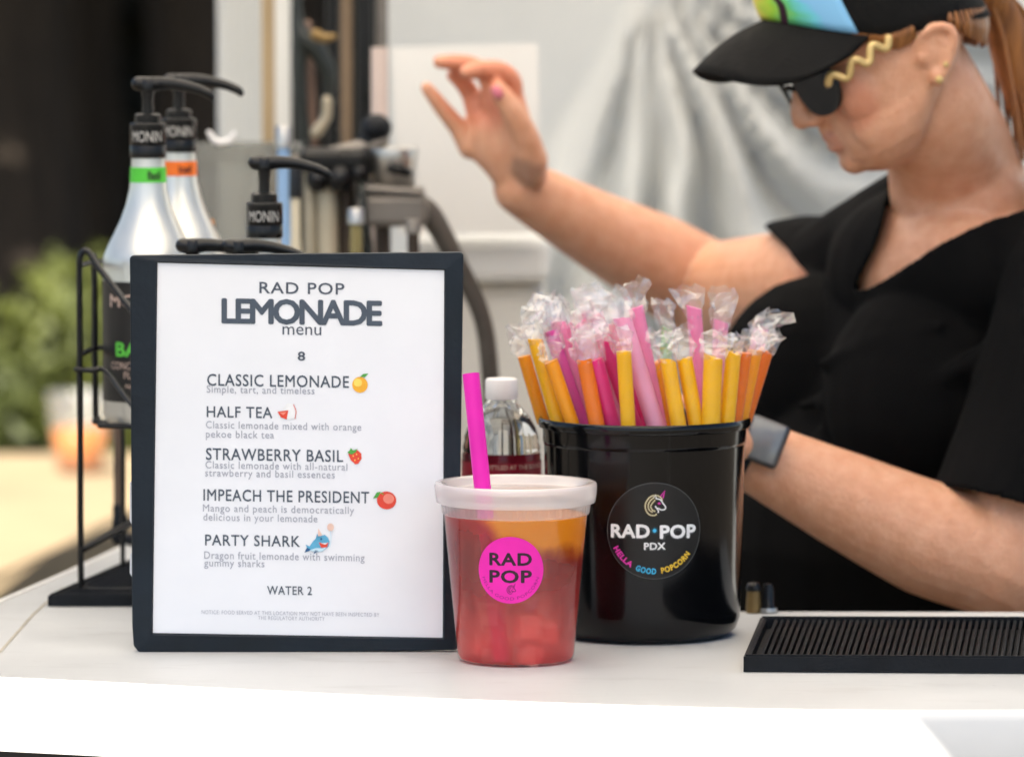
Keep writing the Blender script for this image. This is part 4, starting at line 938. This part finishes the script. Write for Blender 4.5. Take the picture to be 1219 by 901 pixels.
bm = new(); tube(bm, [c+Vector((0, 0, .0065)), c+Vector((.002, 0, .022)), c+Vector((0, 0, .034))], [.0065, .0075, .005], seg=12); tube(bm, [c+Vector((0, 0, .006)), c+Vector((.014, -.004, .006))], .0055, seg=10); obj('rubber_foot', bm, M['rubber'], t, smooth=True)
# ================================================================ the person behind the counter
PSI, PT = R(15), R(30)
hf = Vector((-math.cos(PSI)*math.cos(PT), -math.sin(PSI)*math.cos(PT), -math.sin(PT)))
hu = Vector((-math.cos(PSI)*math.sin(PT), -math.sin(PSI)*math.sin(PT), math.cos(PT)))
hn = hu.cross(hf); HO = P(1070, 60, 4.27)
def HD(a, b, c): return HO+(hf*a+hu*b+hn*c)*.001           # head space, millimetres: forward, up, to her left
SH = Vector((.53, -.85, 0)).normalized(); FW = Vector((-.85, -.53, 0)).normalized()
N0 = P(1150, 250, 4.36)
Sn = N0+SH*.172+Vector((0, 0, -.055)); Sf = P(992, 338, 4.52)
En, Wn = P(1190, 668, 4.15), P(905, 546, 4.135)
Ef, Wf = P(848, 352, 4.76), P(621, 224, 4.66)
pel = P(1135, 900, 4.50)
root = thing('person', 'person in black cap, sunglasses and black T-shirt behind the counter with one hand raised', 'person', (pel.x, pel.y, 0))

skin = mat('skin', (.69, .365, .23), .44, col2=(.61, .295, .17), vscale=70, bump=.25, bscale=260, sss=.22)
n_, l_, b_, o_ = nodes(skin)
# an inked disc on the raised wrist and two small strokes on the forearm
geo = n_.new('ShaderNodeNewGeometry'); old = b_.inputs['Base Color'].links[0].from_socket
def ink(center, rad, prev, col, fac):
    vd = n_.new('ShaderNodeVectorMath'); vd.operation = 'DISTANCE'; l_.new(geo.outputs['Position'], vd.inputs[0]); vd.inputs[1].default_value = center
    mr = n_.new('ShaderNodeMapRange'); mr.inputs[1].default_value = rad*.8; mr.inputs[2].default_value = rad*1.15; mr.inputs[3].default_value = fac; mr.inputs[4].default_value = 0; l_.new(vd.outputs[1], mr.inputs[0])
    mx = n_.new('ShaderNodeMixRGB'); l_.new(mr.outputs[0], mx.inputs[0]); l_.new(prev, mx.inputs[1]); mx.inputs[2].default_value = (*col, 1); return mx.outputs[0]
c1 = ink(P(627, 203, 4.625), .017, old, (.16, .11, .09), .5)
c1 = ink(P(1064, 598, 4.095), .006, c1, (.22, .13, .10), .6)
# flushed fingertips and cheeks: ruddy skin
c1 = ink(P(575, 95, 4.64), .045, c1, (.62, .17, .09), .6)
c1 = ink(HD(76, -8, 50), .026, c1, (.58, .19, .11), .45)
c1 = ink(HD(92, -38, 6), .012, c1, (.50, .19, .14), .5)
l_.new(c1, b_.inputs['Base Color'])

bm = new()
# head: stacked sections, then nose, lips, chin, cheeks, ears
SL = [(137, 8, -8, 8), (134, 26, -26, 26), (126, 48, -48, 46), (108, 70, -66, 62), (85, 84, -76, 70), (60, 90, -80, 74), (44, 92, -80, 74), (34, 90.5, -80, 74), (24, 86, -78, 73), (8, 86, -68, 72.5), (-10, 87, -52, 71.5), (-25, 88, -34, 69), (-42, 88.5, -10, 66), (-56, 87.5, 6, 60), (-68, 82, 20, 49), (-76, 73, 32, 33), (-79, 64, 40, 20)]
SLd = []
for i in range(len(SL)-1):
    for k in range(3): t_ = k/3; SLd.append(tuple(x*(1-t_)+y*t_ for x, y in zip(SL[i], SL[i+1])))
SLd.append(SL[-1]); rows = []
for b, af, ab_, w_ in SLd:
    row = []; mid = (ab_*.45+af*.25) if b > -30 else ab_+(af-ab_)*.42
    for i in range(40):
        th = 2*math.pi*i/40; cc, ss = math.cos(th), math.sin(th)
        ex = .86 if cc > 0 else 1
        aa = mid+((af-mid) if cc > 0 else (mid-ab_))*math.copysign(abs(cc)**ex, cc)
        row.append(bm.verts.new(HD(aa, b, w_*math.copysign(abs(ss)**.9, ss))))
    rows.append(row)
for A_, B_ in zip(rows, rows[1:]):
    for i in range(40): bm.faces.new((A_[i], A_[(i+1) % 40], B_[(i+1) % 40], B_[i]))
bm.faces.new(rows[0]); bm.faces.new(rows[-1][::-1])
HR = Matrix((hf, hn, hu)).transposed()
mmr = lambda *r: [x*.001 for x in r]
tube(bm, [HD(86, 30, 0), HD(92, 16, 0), HD(100, 3, 0), HD(103.5, -5, 0)], mmr(6, 6.5, 8, 8.5), seg=14)           # nose
ell(bm, HD(104, -8, 0), (.0085, .009, .008), HR)
for s_ in (1, -1): ell(bm, HD(95, -11, 9*s_), (.0095, .0065, .0075), HR)
tube(bm, [HD(90, -16, 0), HD(90.5, -26, 0)], mmr(4.5, 5), seg=10)
def arc(pts): return [HD(*p) for p in pts]
tube(bm, arc([(78, -36, 24), (87, -33.5, 13), (91.5, -32, 4), (91.5, -32, -4), (87, -33.5, -13), (78, -36, -24)]), mmr(2.5, 3.4, 3.6, 3.6, 3.4, 2.5), seg=10)
tube(bm, arc([(78, -38, 22), (86.5, -40.5, 12), (90.5, -41.5, 4), (90.5, -41.5, -4), (86.5, -40.5, -12), (78, -38, -22)]), mmr(2.5, 4, 4.6, 4.6, 4, 2.5), seg=10)
ell(bm, HD(79, -60, 0), (.0135, .019, .013), HR)
for s_ in (1, -1):
    ell(bm, HD(54, -4, 42*s_), (.028, .021, .032), HR); ell(bm, HD(46, -36, 37*s_), (.036, .024, .034), HR)
    ell(bm, HD(82, 38, 28*s_), (.012, .022, .008), HR)
    e_ = lambda a, b, c: HD(a, b, c*s_)
    tube(bm, [e_(8, 8, 72), e_(0, 15, 76), e_(-13, 16, 80), e_(-23, 9, 82), e_(-22, -2, 82), e_(-12, -14, 78), e_(0, -24, 75)], mmr(3.2, 3.6, 4, 4.2, 4, 4, 4.5), seg=12)
    ell(bm, e_(3, -23, 74), (.0075, .0045, .009), HR); ell(bm, e_(-8, 2, 74), (.016, .004, .022), HR)
    tube(bm, [e_(-8, 8, 77), e_(-14, 2, 78), e_(-8, -10, 76)], mmr(2.5, 3, 2.5), seg=8); ell(bm, e_(8, -2, 73), (.005, .005, .007), HR)
ell(bm, HD(36, -68, 0), (.040, .034, .018), HR)                                                                  # soft under-chin
# neck, torso, shoulders
tube(bm, [HD(-4, -5, 0), HD(-2, -58, 0), P(1132, 188, 4.335), N0+Vector((0, 0, -.012))], [(.046, .046), (.048, .050), (.055, .057), (.066, .064)], seg=28, side=SH)
trs = [(pel, (.180, .135)), (P(1128, 690, 4.46), (.178, .142)), (P(1128, 480, 4.425), (.180, .128)), (P(1140, 370, 4.40), (.172, .098)), (N0+Vector((0, 0, -.045)), (.12, .070)), (N0+Vector((0, 0, -.015)), (.07, .06))]
tube(bm, [a for a, _ in trs], [b for _, b in trs], seg=32, side=SH, level=(SH, FW))
for s_ in (1, -1): ell(bm, P(1126, 455, 4.42)+FW*.080+SH*.085*s_, (.082, .082, .085))
ell(bm, N0+FW*.035+Vector((0, 0, -.055)), (.115, .055, .065), Matrix((SH, FW, Vector((0, 0, 1)))).transposed())
for S_ in (Sn, Sf):
    ell(bm, N0*.62+S_*.38+Vector((0, 0, -.028)), (.075, .05, .042), Matrix((SH, FW, Vector((0, 0, 1)))).transposed())
    tube(bm, [N0+Vector((0, 0, -.012)), (N0+S_)/2+Vector((0, 0, -.018)), S_+Vector((0, 0, -.008))], [.036, .034, .038], seg=16); tube(bm, [N0+FW*.055+Vector((0, 0, -.035)), (N0+S_)/2+FW*.045+Vector((0, 0, -.022)), S_], mmr(11, 9, 9), seg=10)
# arms
arm_n = [Sn, (Sn*.5+En*.5)+FW*-.01, En, En*.70+Wn*.30+Vector((0, 0, -.006)), En*.35+Wn*.65+Vector((0, 0, -.004)), Wn]
tube(bm, [Sn, Sn*.5+En*.5-FW*.01, En], [.050, .053, .050], seg=24); tube(bm, arm_n[2:], [.048, .048, .040, .0305], seg=24)
tube(bm, [Sf, Sf*.45+Ef*.55, Ef], [.050, .052, .050], seg=24); tube(bm, [Ef, Ef*.70+Wf*.30+Vector((0, 0, .002)), Ef*.35+Wf*.65, Wf], [.049, .045, .0355, .0265], seg=24)
# raised right hand: palm, four fingers and a thumb
hy = 4.645
Q = lambda x, y, d=0: P(x, y, hy+d)
for bx, by, d in ((563, 170, .012), (573, 144, .010), (590, 124, .0), (609, 114, -.012)):
    tube(bm, [Wf, Q((bx+622)/2+3, (by+222)/2, d*.6), Q(bx, by, d)], mmr(20, 16, 11.5), seg=14)
ell(bm, Q(600, 172, .0), (.026, .014, .036), Matrix.Rotation(R(-30), 3, 'Y'))
ell(bm, Q(630, 192, -.014), (.015, .016, .027), Matrix.Rotation(R(-20), 3, 'Y'))
tube(bm, [Q(560, 176, .012), Q(545, 152, .010), Q(528, 131, .006), Q(508, 105, .002)], mmr(11.5, 9, 8.2, 6.2), seg=14)
tube(bm, [Q(572, 146, .012), Q(562, 116, .014), Q(552, 100, .010), Q(540, 90, .004)], mmr(11.5, 9.5, 8.6, 7), seg=14)
tube(bm, [Q(588, 126, .0), Q(582, 94, .0), Q(566, 80, -.004), Q(545, 75, -.008), Q(523, 74, -.010)], mmr(11.5, 9.8, 9, 8.4, 6.6), seg=14)
tube(bm, [Q(609, 116, -.012), Q(608, 96, -.018), Q(594, 85, -.026), Q(575, 83, -.032), Q(556, 86, -.036)], mmr(11.5, 10, 9.6, 9, 7.6), seg=14)
tube(bm, [Q(634, 192, -.018), Q(624, 160, -.030), Q(608, 130, -.038), Q(593, 107, -.040)], mmr(15, 12.8, 11.2, 9), seg=14)
# left hand, resting behind the bucket
ly = 4.115
L_ = lambda x, y, d=0: P(x, y, ly+d)
for k, (bx, by, d) in enumerate(((832, 492, .0), (826, 506, .012), (826, 521, .024), (830, 535, .034))):
    tube(bm, [Wn, L_((bx+905)/2, (by+546)/2, d*.6), L_(bx, by, d)], mmr(22, 15, 10.5), seg=12)
    tube(bm, [L_(bx, by, d), L_(bx-36, by+6, d+.002), L_(bx-52, by+28, d+.006), L_(bx-46, by+46, d+.008)], mmr(10.5, 9.2, 8.2, 6.8), seg=12)
tube(bm, [L_(880, 530, -.012), L_(848, 486, -.020), L_(822, 480, -.016), L_(800, 488, -.010)], mmr(14, 11.5, 10, 8), seg=12)
ell(bm, L_(858, 520, .010), (.030, .018, .024))
# legs and feet
for s_ in (1, -1):
    hp_ = pel+SH*.085*s_+Vector((0, 0, -.05)); kn = Vector((hp_.x+FW.x*.03, hp_.y+FW.y*.03+.02, .47)); an = Vector((kn.x-FW.x*.02, kn.y+.03, .085))
    tube(bm, [hp_, kn, kn*.6+an*.4, an], [.092, .062, .058, .038], seg=20); tube(bm, [an+Vector((0, 0, -.03)), an+FW*.08+Vector((0, 0, -.045)), an+FW*.16+Vector((0, 0, -.058))], [.034, .034, .024], seg=14)
body = obj('body', bm, skin, root, smooth=True)
remesh(body, .0023, 6)

# nails
nf = n_.new('ShaderNodeTexNoise'); nf.inputs['Scale'].default_value = 330; nf.inputs['Detail'].default_value = 3; l_.new(geo.outputs['Position'], nf.inputs['Vector'])
rf = n_.new('ShaderNodeMapRange'); rf.inputs[1].default_value = .58; rf.inputs[2].default_value = .72; rf.inputs[4].default_value = .22; l_.new(nf.outputs[0], rf.inputs[0])
mf_ = n_.new('ShaderNodeMixRGB'); l_.new(rf.outputs[0], mf_.inputs[0]); l_.new(c1, mf_.inputs[1]); mf_.inputs[2].default_value = (.42, .17, .08, 1); l_.new(mf_.outputs[0], b_.inputs['Base Color'])   # freckles
nail = mat('pink_nail', (.62, .17, .22), .4)
bm = new(); ell(bm, Q(592, 110, -.0505), (.005, .0025, .007), Matrix.Rotation(R(-32), 3, 'Y'), 14, 8); obj('thumb_nail', bm, nail, root, smooth=True)

# T-shirt
cloth = mat('black_cotton', (.0026, .0025, .0026), .9, var=.35, vscale=14, bump=.9, bscale=9, spec=.12, stretch=(1, 1, .6))
bm = new(); k_ = .012
tube(bm, [a for a, _ in trs], [(b[0]+k_, b[1]+k_) for _, b in trs], seg=32, side=SH, level=(SH, FW))
for s_ in (1, -1): ell(bm, P(1126, 458, 4.42)+FW*.080+SH*.085*s_, (.092, .092, .098))
ell(bm, P(1126, 640, 4.44)+FW*.04, (.17, .17, .17))
BX = Matrix((SH, FW, Vector((0, 0, 1)))).transposed()
ell(bm, N0+FW*.035+Vector((0, 0, -.055)), (.128, .066, .076), BX)
for S_ in (Sn, Sf):
    ell(bm, N0*.62+S_*.38+Vector((0, 0, -.01)), (.097, .066, .060), BX); tube(bm, [N0+FW*.055+Vector((0, 0, -.035)), (N0+S_)/2+FW*.045+Vector((0, 0, -.022)), S_], mmr(22, 20, 20), seg=10)
for S_ in (Sn, Sf): tube(bm, [N0+Vector((0, 0, .014)), (N0+S_)/2+Vector((0, 0, .004)), S_+Vector((0, 0, -.004))], [.05, .056, .060], seg=16)
hem_n = Sn*.13+En*.87; hem_f = Sf*.62+Ef*.38
tube(bm, [Sn, Sn*.5+hem_n*.5-FW*.008, hem_n], [.071, .073, .070], seg=24); tube(bm, [Sf, Sf*.5+hem_f*.5, hem_f], [.060, .063, .062], seg=24, cap='flat')
for i in range(26):                                  # drag folds across belly and sleeve
    random.seed(40+i); p0 = P(random.uniform(930, 1160), random.uniform(400, 700), 4.30)
    a = pel.lerp(N0, (p0.z-pel.z)/(N0.z-pel.z)); dirn = (p0-a); dirn.z = 0; dirn.normalize()
    rr_ = math.hypot(*( (.19*dirn.dot(SH)), (.155*dirn.dot(FW)) ))
    p = Vector((a.x, a.y, p0.z))+dirn*rr_; tn = Vector((-dirn.y, dirn.x, random.uniform(.1, .9))).normalized()
    tube(bm, [p-tn*.06-dirn*.010, p, p+tn*.06-dirn*.010], [.004, .009, .004], seg=8)
shirt = obj('t_shirt', bm, cloth, root, smooth=True); remesh(shirt, .0036, 9)
me = shirt.data; b2 = new(); b2.from_mesh(me); off = wloc(shirt); kill = []
NL = [(P(x, y, 4.31).x, P(x, y, 4.31).z) for x, y in ((1019, 347), (1030, 322), (1044, 290), (1054, 262), (1064, 232), (1066, 60), (1250, 60), (1246, 200), (1238, 236), (1219, 241), (1170, 256), (1115, 283), (1065, 318), (1035, 340))]
def in_poly(x, y, pl):
    c = False; j = len(pl)-1
    for i in range(len(pl)):
        if (pl[i][1] > y) != (pl[j][1] > y) and x < (pl[j][0]-pl[i][0])*(y-pl[i][1])/(pl[j][1]-pl[i][1])+pl[i][0]: c = not c
        j = i
    return c
hp0, hnv = P(957, 325, 4.52), Vector((-.75, .0, -.66))
dn, df_ = (En-Sn).normalized(), (Ef-Sf).normalized()
for v in b2.verts:
    p = v.co+off; r_ = p-N0; q_, fwd = r_.dot(SH), r_.dot(FW)
    neck = (in_poly(p.x, p.z, NL) if p.y < N0.y+.02 else (q_ > -.015 and p.z > N0.z+.02)) and (p-N0).length < .30
    hn_ = (p-hem_n).dot(dn) > -.004 and (p-hem_n).length < .09
    hf_ = (p-hp0).dot(hnv) > 0 and (p-Sf).length < .20 and p.y > 4.43 and p.z > P(960, 392, 4.5).z
    if neck or hn_ or hf_ or p.z < pel.z-.03: kill.append(v)
bmesh.ops.delete(b2, geom=kill, context='VERTS')
for it in range(14):                                 # even out the cut hems
    new_co = {}
    for v in b2.verts:
        nb_ = [e.other_vert(v) for e in v.link_edges if e.is_boundary]
        if len(nb_) == 2: new_co[v] = v.co*.4+(nb_[0].co+nb_[1].co)*.3
    for v, c_ in new_co.items(): v.co = c_
b2.to_mesh(me); b2.free()
so = shirt.modifiers.new('t', 'SOLIDIFY'); so.thickness = .0035; so.offset = 0
sm = shirt.modifiers.new('sm', 'SMOOTH'); sm.iterations = 3
# trousers and shoes
bm = new()
for s_ in (1, -1):
    hp_ = pel+SH*.085*s_+Vector((0, 0, -.05)); kn = Vector((hp_.x+FW.x*.03, hp_.y+FW.y*.03+.02, .47)); an = Vector((kn.x-FW.x*.02, kn.y+.03, .085))
    tube(bm, [hp_, kn, kn*.6+an*.4, an], [.104, .074, .070, .058], seg=20)
tube(bm, [pel+Vector((0, 0, .02)), pel+Vector((0, 0, -.12))], [(.195, .150), (.19, .145)], seg=24, side=SH, smooth=False)
tr = obj('trousers', bm, mat('dark_denim', (.012, .013, .018), .85, var=.3, vscale=30), root, smooth=True); remesh(tr, .008, 4)
for s_ in (1, -1):
    hp_ = pel+SH*.085*s_+Vector((0, 0, -.05)); kn = Vector((hp_.x+FW.x*.03, hp_.y+FW.y*.03+.02, .47)); an = Vector((kn.x-FW.x*.02, kn.y+.03, .085))
    bm = new(); tube(bm, [an-FW*.04+Vector((0, 0, -.035)), an+FW*.06+Vector((0, 0, -.038)), an+FW*.18+Vector((0, 0, -.05))], [(.042, .05), (.044, .046), (.036, .034)], seg=18, side=Vector((0, 0, 1)).cross(FW)); obj('shoe', bm, M['black_plastic'], root, smooth=True)

# cap
def interp(x, tab):
    for (x0, y0), (x1, y1) in zip(tab, tab[1:]):
        if x <= x1: t_ = (x-x0)/(x1-x0); t_ = t_*t_*(3-2*t_) if False else t_; return y0+(y1-y0)*t_
    return tab[-1][1]
RT = [(0, 80), (15, 77), (30, 69), (45, 57), (59, 43.5), (78, 28), (98, 17.5), (120, 6), (145, -7), (180, -14)]
def rim(ph):
    p = abs(((ph+180) % 360)-180); return 6+(82 if p < 90 else 87)*math.cos(R(ph)), interp(p, RT), 78*math.sin(R(ph))
def crown(ph, h, off=0):
    a, b, c = rim(ph); k = math.cos(h*math.pi/2)**.62; tb = 152+off
    k2 = k*(1+.0*h)+off*.012
    return 6+(a-6)*k2, b+(tb-b)*math.sin(h*math.pi/2)**1.05, c*k2
capm = mat('cap_twill', (.0035, .0032, .003), .85, var=.25, vscale=30, bump=.3, bscale=200, spec=.25)
bm = new(); rows = []
for j in range(15):
    h = j/15; rows.append([bm.verts.new(HD(*crown(360*i/64, h))) for i in range(64)])
for A_, B_ in zip(rows, rows[1:]):
    for i in range(64): bm.faces.new((A_[i], A_[(i+1) % 64], B_[(i+1) % 64], B_[i]))
tp_ = bm.verts.new(HD(6, 152, 0))
for i in range(64): bm.faces.new((rows[-1][i], rows[-1][(i+1) % 64], tp_))
ell(bm, HD(6, 153, 0), (.008, .008, .005), HR, 12, 8)
cap_ = obj('cap', bm, capm, root, smooth=True); so = cap_.modifiers.new('t', 'SOLIDIFY'); so.thickness = .002; so.offset = 1
bm = new(); rows = []
for j in range(9):
    t_ = j/8; row = []
    for i in range(41):
        ph = -68+136*i/40; a, b, c = rim(ph); cs = math.cos(R(ph*90/68)); ao, bo, co = 62+101*cs**.55, 33+41*cs**1.9, 80*math.sin(R(ph*1.2))
        row.append(bm.verts.new(HD(a+(ao-a)*t_, b+(bo-b)*t_+5*math.sin(t_*math.pi)*cs, c+(co-c)*t_)))
    rows.append(row)
for A_, B_ in zip(rows, rows[1:]):
    for i in range(40): bm.faces.new((A_[i], A_[i+1], B_[i+1], B_[i]))
br = obj('brim', bm, capm, cap_, smooth=True); so = br.modifiers.new('t', 'SOLIDIFY'); so.thickness = .004; so.offset = 0
# colourful front patch
pm = mat('patch_print', (.3, .6, .3), .6); n_, l_, b_, o_ = nodes(pm)
at = n_.new('ShaderNodeAttribute'); at.attribute_name = 'patch_uv'; sp = n_.new('ShaderNodeSeparateXYZ'); l_.new(at.outputs['Vector'], sp.inputs[0])
nz = n_.new('ShaderNodeTexNoise'); nz.inputs['Scale'].default_value = 3; l_.new(at.outputs['Vector'], nz.inputs['Vector'])
ad = n_.new('ShaderNodeMath'); ad.operation = 'MULTIPLY_ADD'; l_.new(nz.outputs[0], ad.inputs[0]); ad.inputs[1].default_value = .35; l_.new(sp.outputs[0], ad.inputs[2])
cr = n_.new('ShaderNodeValToRGB'); e_ = cr.color_ramp.elements; e_[0].position = .18; e_[0].color = (.88, .50, .30, 1); e_[1].position = 1.0; e_[1].color = (.22, .50, .78, 1)
for p_, c_ in ((.42, (.82, .70, .10, 1)), (.66, (.36, .66, .05, 1)), (.82, (.12, .55, .22, 1)), (.93, (.15, .58, .70, 1))): q_ = e_.new(p_); q_.color = c_
l_.new(ad.outputs[0], cr.inputs[0]); l_.new(cr.outputs[0], b_.inputs['Base Color'])
bm = new(); lay = bm.verts.layers.float_vector.new('patch_uv'); rows = []
for j in range(9):
    row = []
    for i in range(21):
        v = bm.verts.new(HD(*crown(-30+93*i/20, .02+.42*j/8, .25))+hf*.0012+hn*.0006); v[lay] = (i/20, j/8, 0); row.append(v)
    rows.append(row)
for A_, B_ in zip(rows, rows[1:]):
    for i in range(20): bm.faces.new((A_[i], A_[i+1], B_[i+1], B_[i]))
pa = obj('patch', bm, pm, cap_, smooth=True); so = pa.modifiers.new('t', 'SOLIDIFY'); so.thickness = .0015; so.offset = 1
fP = lambda u, v: HD(*crown(-30+93*u, .02+.42*v, .25))+hf*.0032+hn*.0016
bm = new(); put_stroke(bm, [(.56, .0), (.60, .35), (.55, .6), (.64, .95)], .06, fP); put_stroke(bm, [(.36, .45), (.46, .66), (.40, .9)], .05, fP); obj('patch_print', bm, M['print_black'], pa)

# sunglasses
gt = mat('glass_black', (.003, .0025, .003), .12, spec=.25); gold = mat('gold_plastic', (.62, .44, .18), .3, metal=.25, var=.15, vscale=60)
bm = new()
def lens(cx, cb, cc, yaw, ra, rb_, th):
    ax1 = (hn*math.cos(yaw)-hf*math.sin(yaw)); nr = (hf*math.cos(yaw)+hn*math.sin(yaw)); o_ = HD(cx, cb, cc); ring_ = []
    for d_ in (0, th):
        ring_.append([bm.verts.new(o_+nr*(d_-.003*((math.cos(2*math.pi*i/36))**2))+ax1*(ra*math.copysign(abs(math.cos(2*math.pi*i/36))**.85, math.cos(2*math.pi*i/36)))+hu*(rb_*math.copysign(abs(math.sin(2*math.pi*i/36))**.85, math.sin(2*math.pi*i/36)))) for i in range(36)])
    bm.faces.new(ring_[0]); bm.faces.new(ring_[1][::-1])
    for i in range(36): bm.faces.new((ring_[0][i], ring_[0][(i+1) % 36], ring_[1][(i+1) % 36], ring_[1][i]))
lens(90, 20, 39, R(24), .026, .028, .003); lens(97, 14, -33, R(-16), .027, .0235, .003)
tube(bm, [HD(99, 20, 8), HD(101, 22, 0), HD(99, 20, -8)], .0025, seg=8)
gl = obj('sunglasses', bm, gt, root, smooth=True, auto=40)
for s_ in (1, -1):
    bm = new(); pts = []
    for i in range(46):
        t_ = i/45; a = 86-60*t_; c = (60+14*min(1, t_*2.2)+2)*s_; b = 19+8*t_+4.8*math.sin(t_*19); pts.append(HD(a, b, c+1.5*s_))
    tube(bm, pts, .0034, seg=10, k=2); tube(bm, [pts[-1], HD(10, 20, 75*s_), HD(2, 15, 75*s_)], .0015, seg=8); obj('temple', bm, gold, gl, smooth=True)
bm = new(); ell(bm, HD(5, -24, 80), (.0035, .003, .0035), HR, 12, 8); ell(bm, HD(-6, -16, 80.5), (.0025, .002, .0025), HR, 12, 8); obj('earring', bm, gold, root, smooth=True)

# hair: ponytail, side strands, nape
hairm = mat('auburn_hair', (.34, .135, .035), .42, col2=(.15, .055, .016), vscale=150, stretch=(1, 1, .07), bump=.5, bscale=200)
bm = new(); random.seed(5)
pt = [P(1172, -14, 4.31), P(1188, 8, 4.33), P(1202, 45, 4.34), P(1214, 85, 4.345), P(1226, 130, 4.345), P(1236, 190, 4.34)]
tube(bm, pt, [.012, .017, .020, .021, .019, .008], seg=18)
for i in range(60):
    o_ = Vector((random.gauss(0, .008), random.gauss(0, .009), 0)); tube(bm, [p+o_*(.4+.26*j)+Vector((random.gauss(0, .001), 0, 0)) for j, p in enumerate(pt)], [.0022, .0024, .0024, .0022, .0016, .0006], seg=5, k=3)
obj('ponytail', bm, hairm, root, smooth=True)
bm = new()
def strip(p0, p1, drop, off):
    A_, B_ = [], []
    for i in range(31):
        ph = p0+(p1-p0)*i/30; a, b, c = rim(ph); A_.append(HD(a*.97, b+8, c*.955+math.copysign(off, c))); t_ = math.sin(math.pi*i/30)**.5
        a2 = a*.95 if a > 0 else a*(.92-.12*min(1, -a/80)); B_.append(HD(a2, b-drop*t_, (c*.955)*(1 if abs(c) > 60 else .97)+math.copysign(off, c)))
    for k in range(30):
        q = [A_[k].lerp(B_[k], .5)]
        tube(bm, [A_[k], A_[k].lerp(B_[k], .5)+hn*math.copysign(.0012, rim(p0)[2]), B_[k]], [.0035, .0042, .0015], seg=6, k=3)
strip(58, 92, 12, -1); obj('side_hair', bm, hairm, root, smooth=True)
bm = new(); strip(-58, -92, 12, -1); obj('side_hair', bm, hairm, root, smooth=True)
bm = new(); strip(116, 244, 20, -3); obj('nape_hair', bm, hairm, root, smooth=True)

# watch on the left wrist
wt = mat('watch_case', (.10, .10, .11), .35, metal=.8); wg = mat('watch_glass', (.16, .17, .18), .12, metal=.1)
nw = Vector((-.16, -.96, .22)).normalized(); exw = Vector((.90, 0, -.36)); exw = (exw-nw*exw.dot(nw)).normalized(); eyw = nw.cross(exw)
RW = Matrix((exw, eyw, nw)).transposed(); wc = P(910, 526, 4.100)
bm = new(); box(bm, wc, (.0335, .0375, .0095), RW, .0042, 4); ws = obj('watch', bm, wt, root, smooth=True, auto=50)
bm = new(); box(bm, wc+nw*.0046, (.0275, .0315, .0016), RW, .0007, 2); obj('watch_screen', bm, wg, ws, smooth=True, auto=40)
bm = new(); fa = (Wn-En).normalized(); t0_ = (wc-Wn).dot(fa); o_ = Wn+fa*t0_; dist = ((wc-o_).length)
for i in range(36):
    pass
rr = []
for w_, g_ in ((.004, 0), (.004, .0022), (.019, .0022), (.019, 0)):
    s1_ = (nw-fa*nw.dot(fa)).normalized(); s2_ = fa.cross(s1_)
    rr.append([bm.verts.new(o_+fa*w_+s1_*((dist+g_-.003)*math.cos(2*math.pi*i/40))+s2_*((.0295+g_)*math.sin(2*math.pi*i/40))) for i in range(40)])
for k in range(4):
    A_, B_ = rr[k], rr[(k+1) % 4]
    for i in range(40): bm.faces.new((A_[i], A_[(i+1) % 40], B_[(i+1) % 40], B_[i]))
obj('watch_strap', bm, M['rubber'], ws, smooth=True, auto=40)
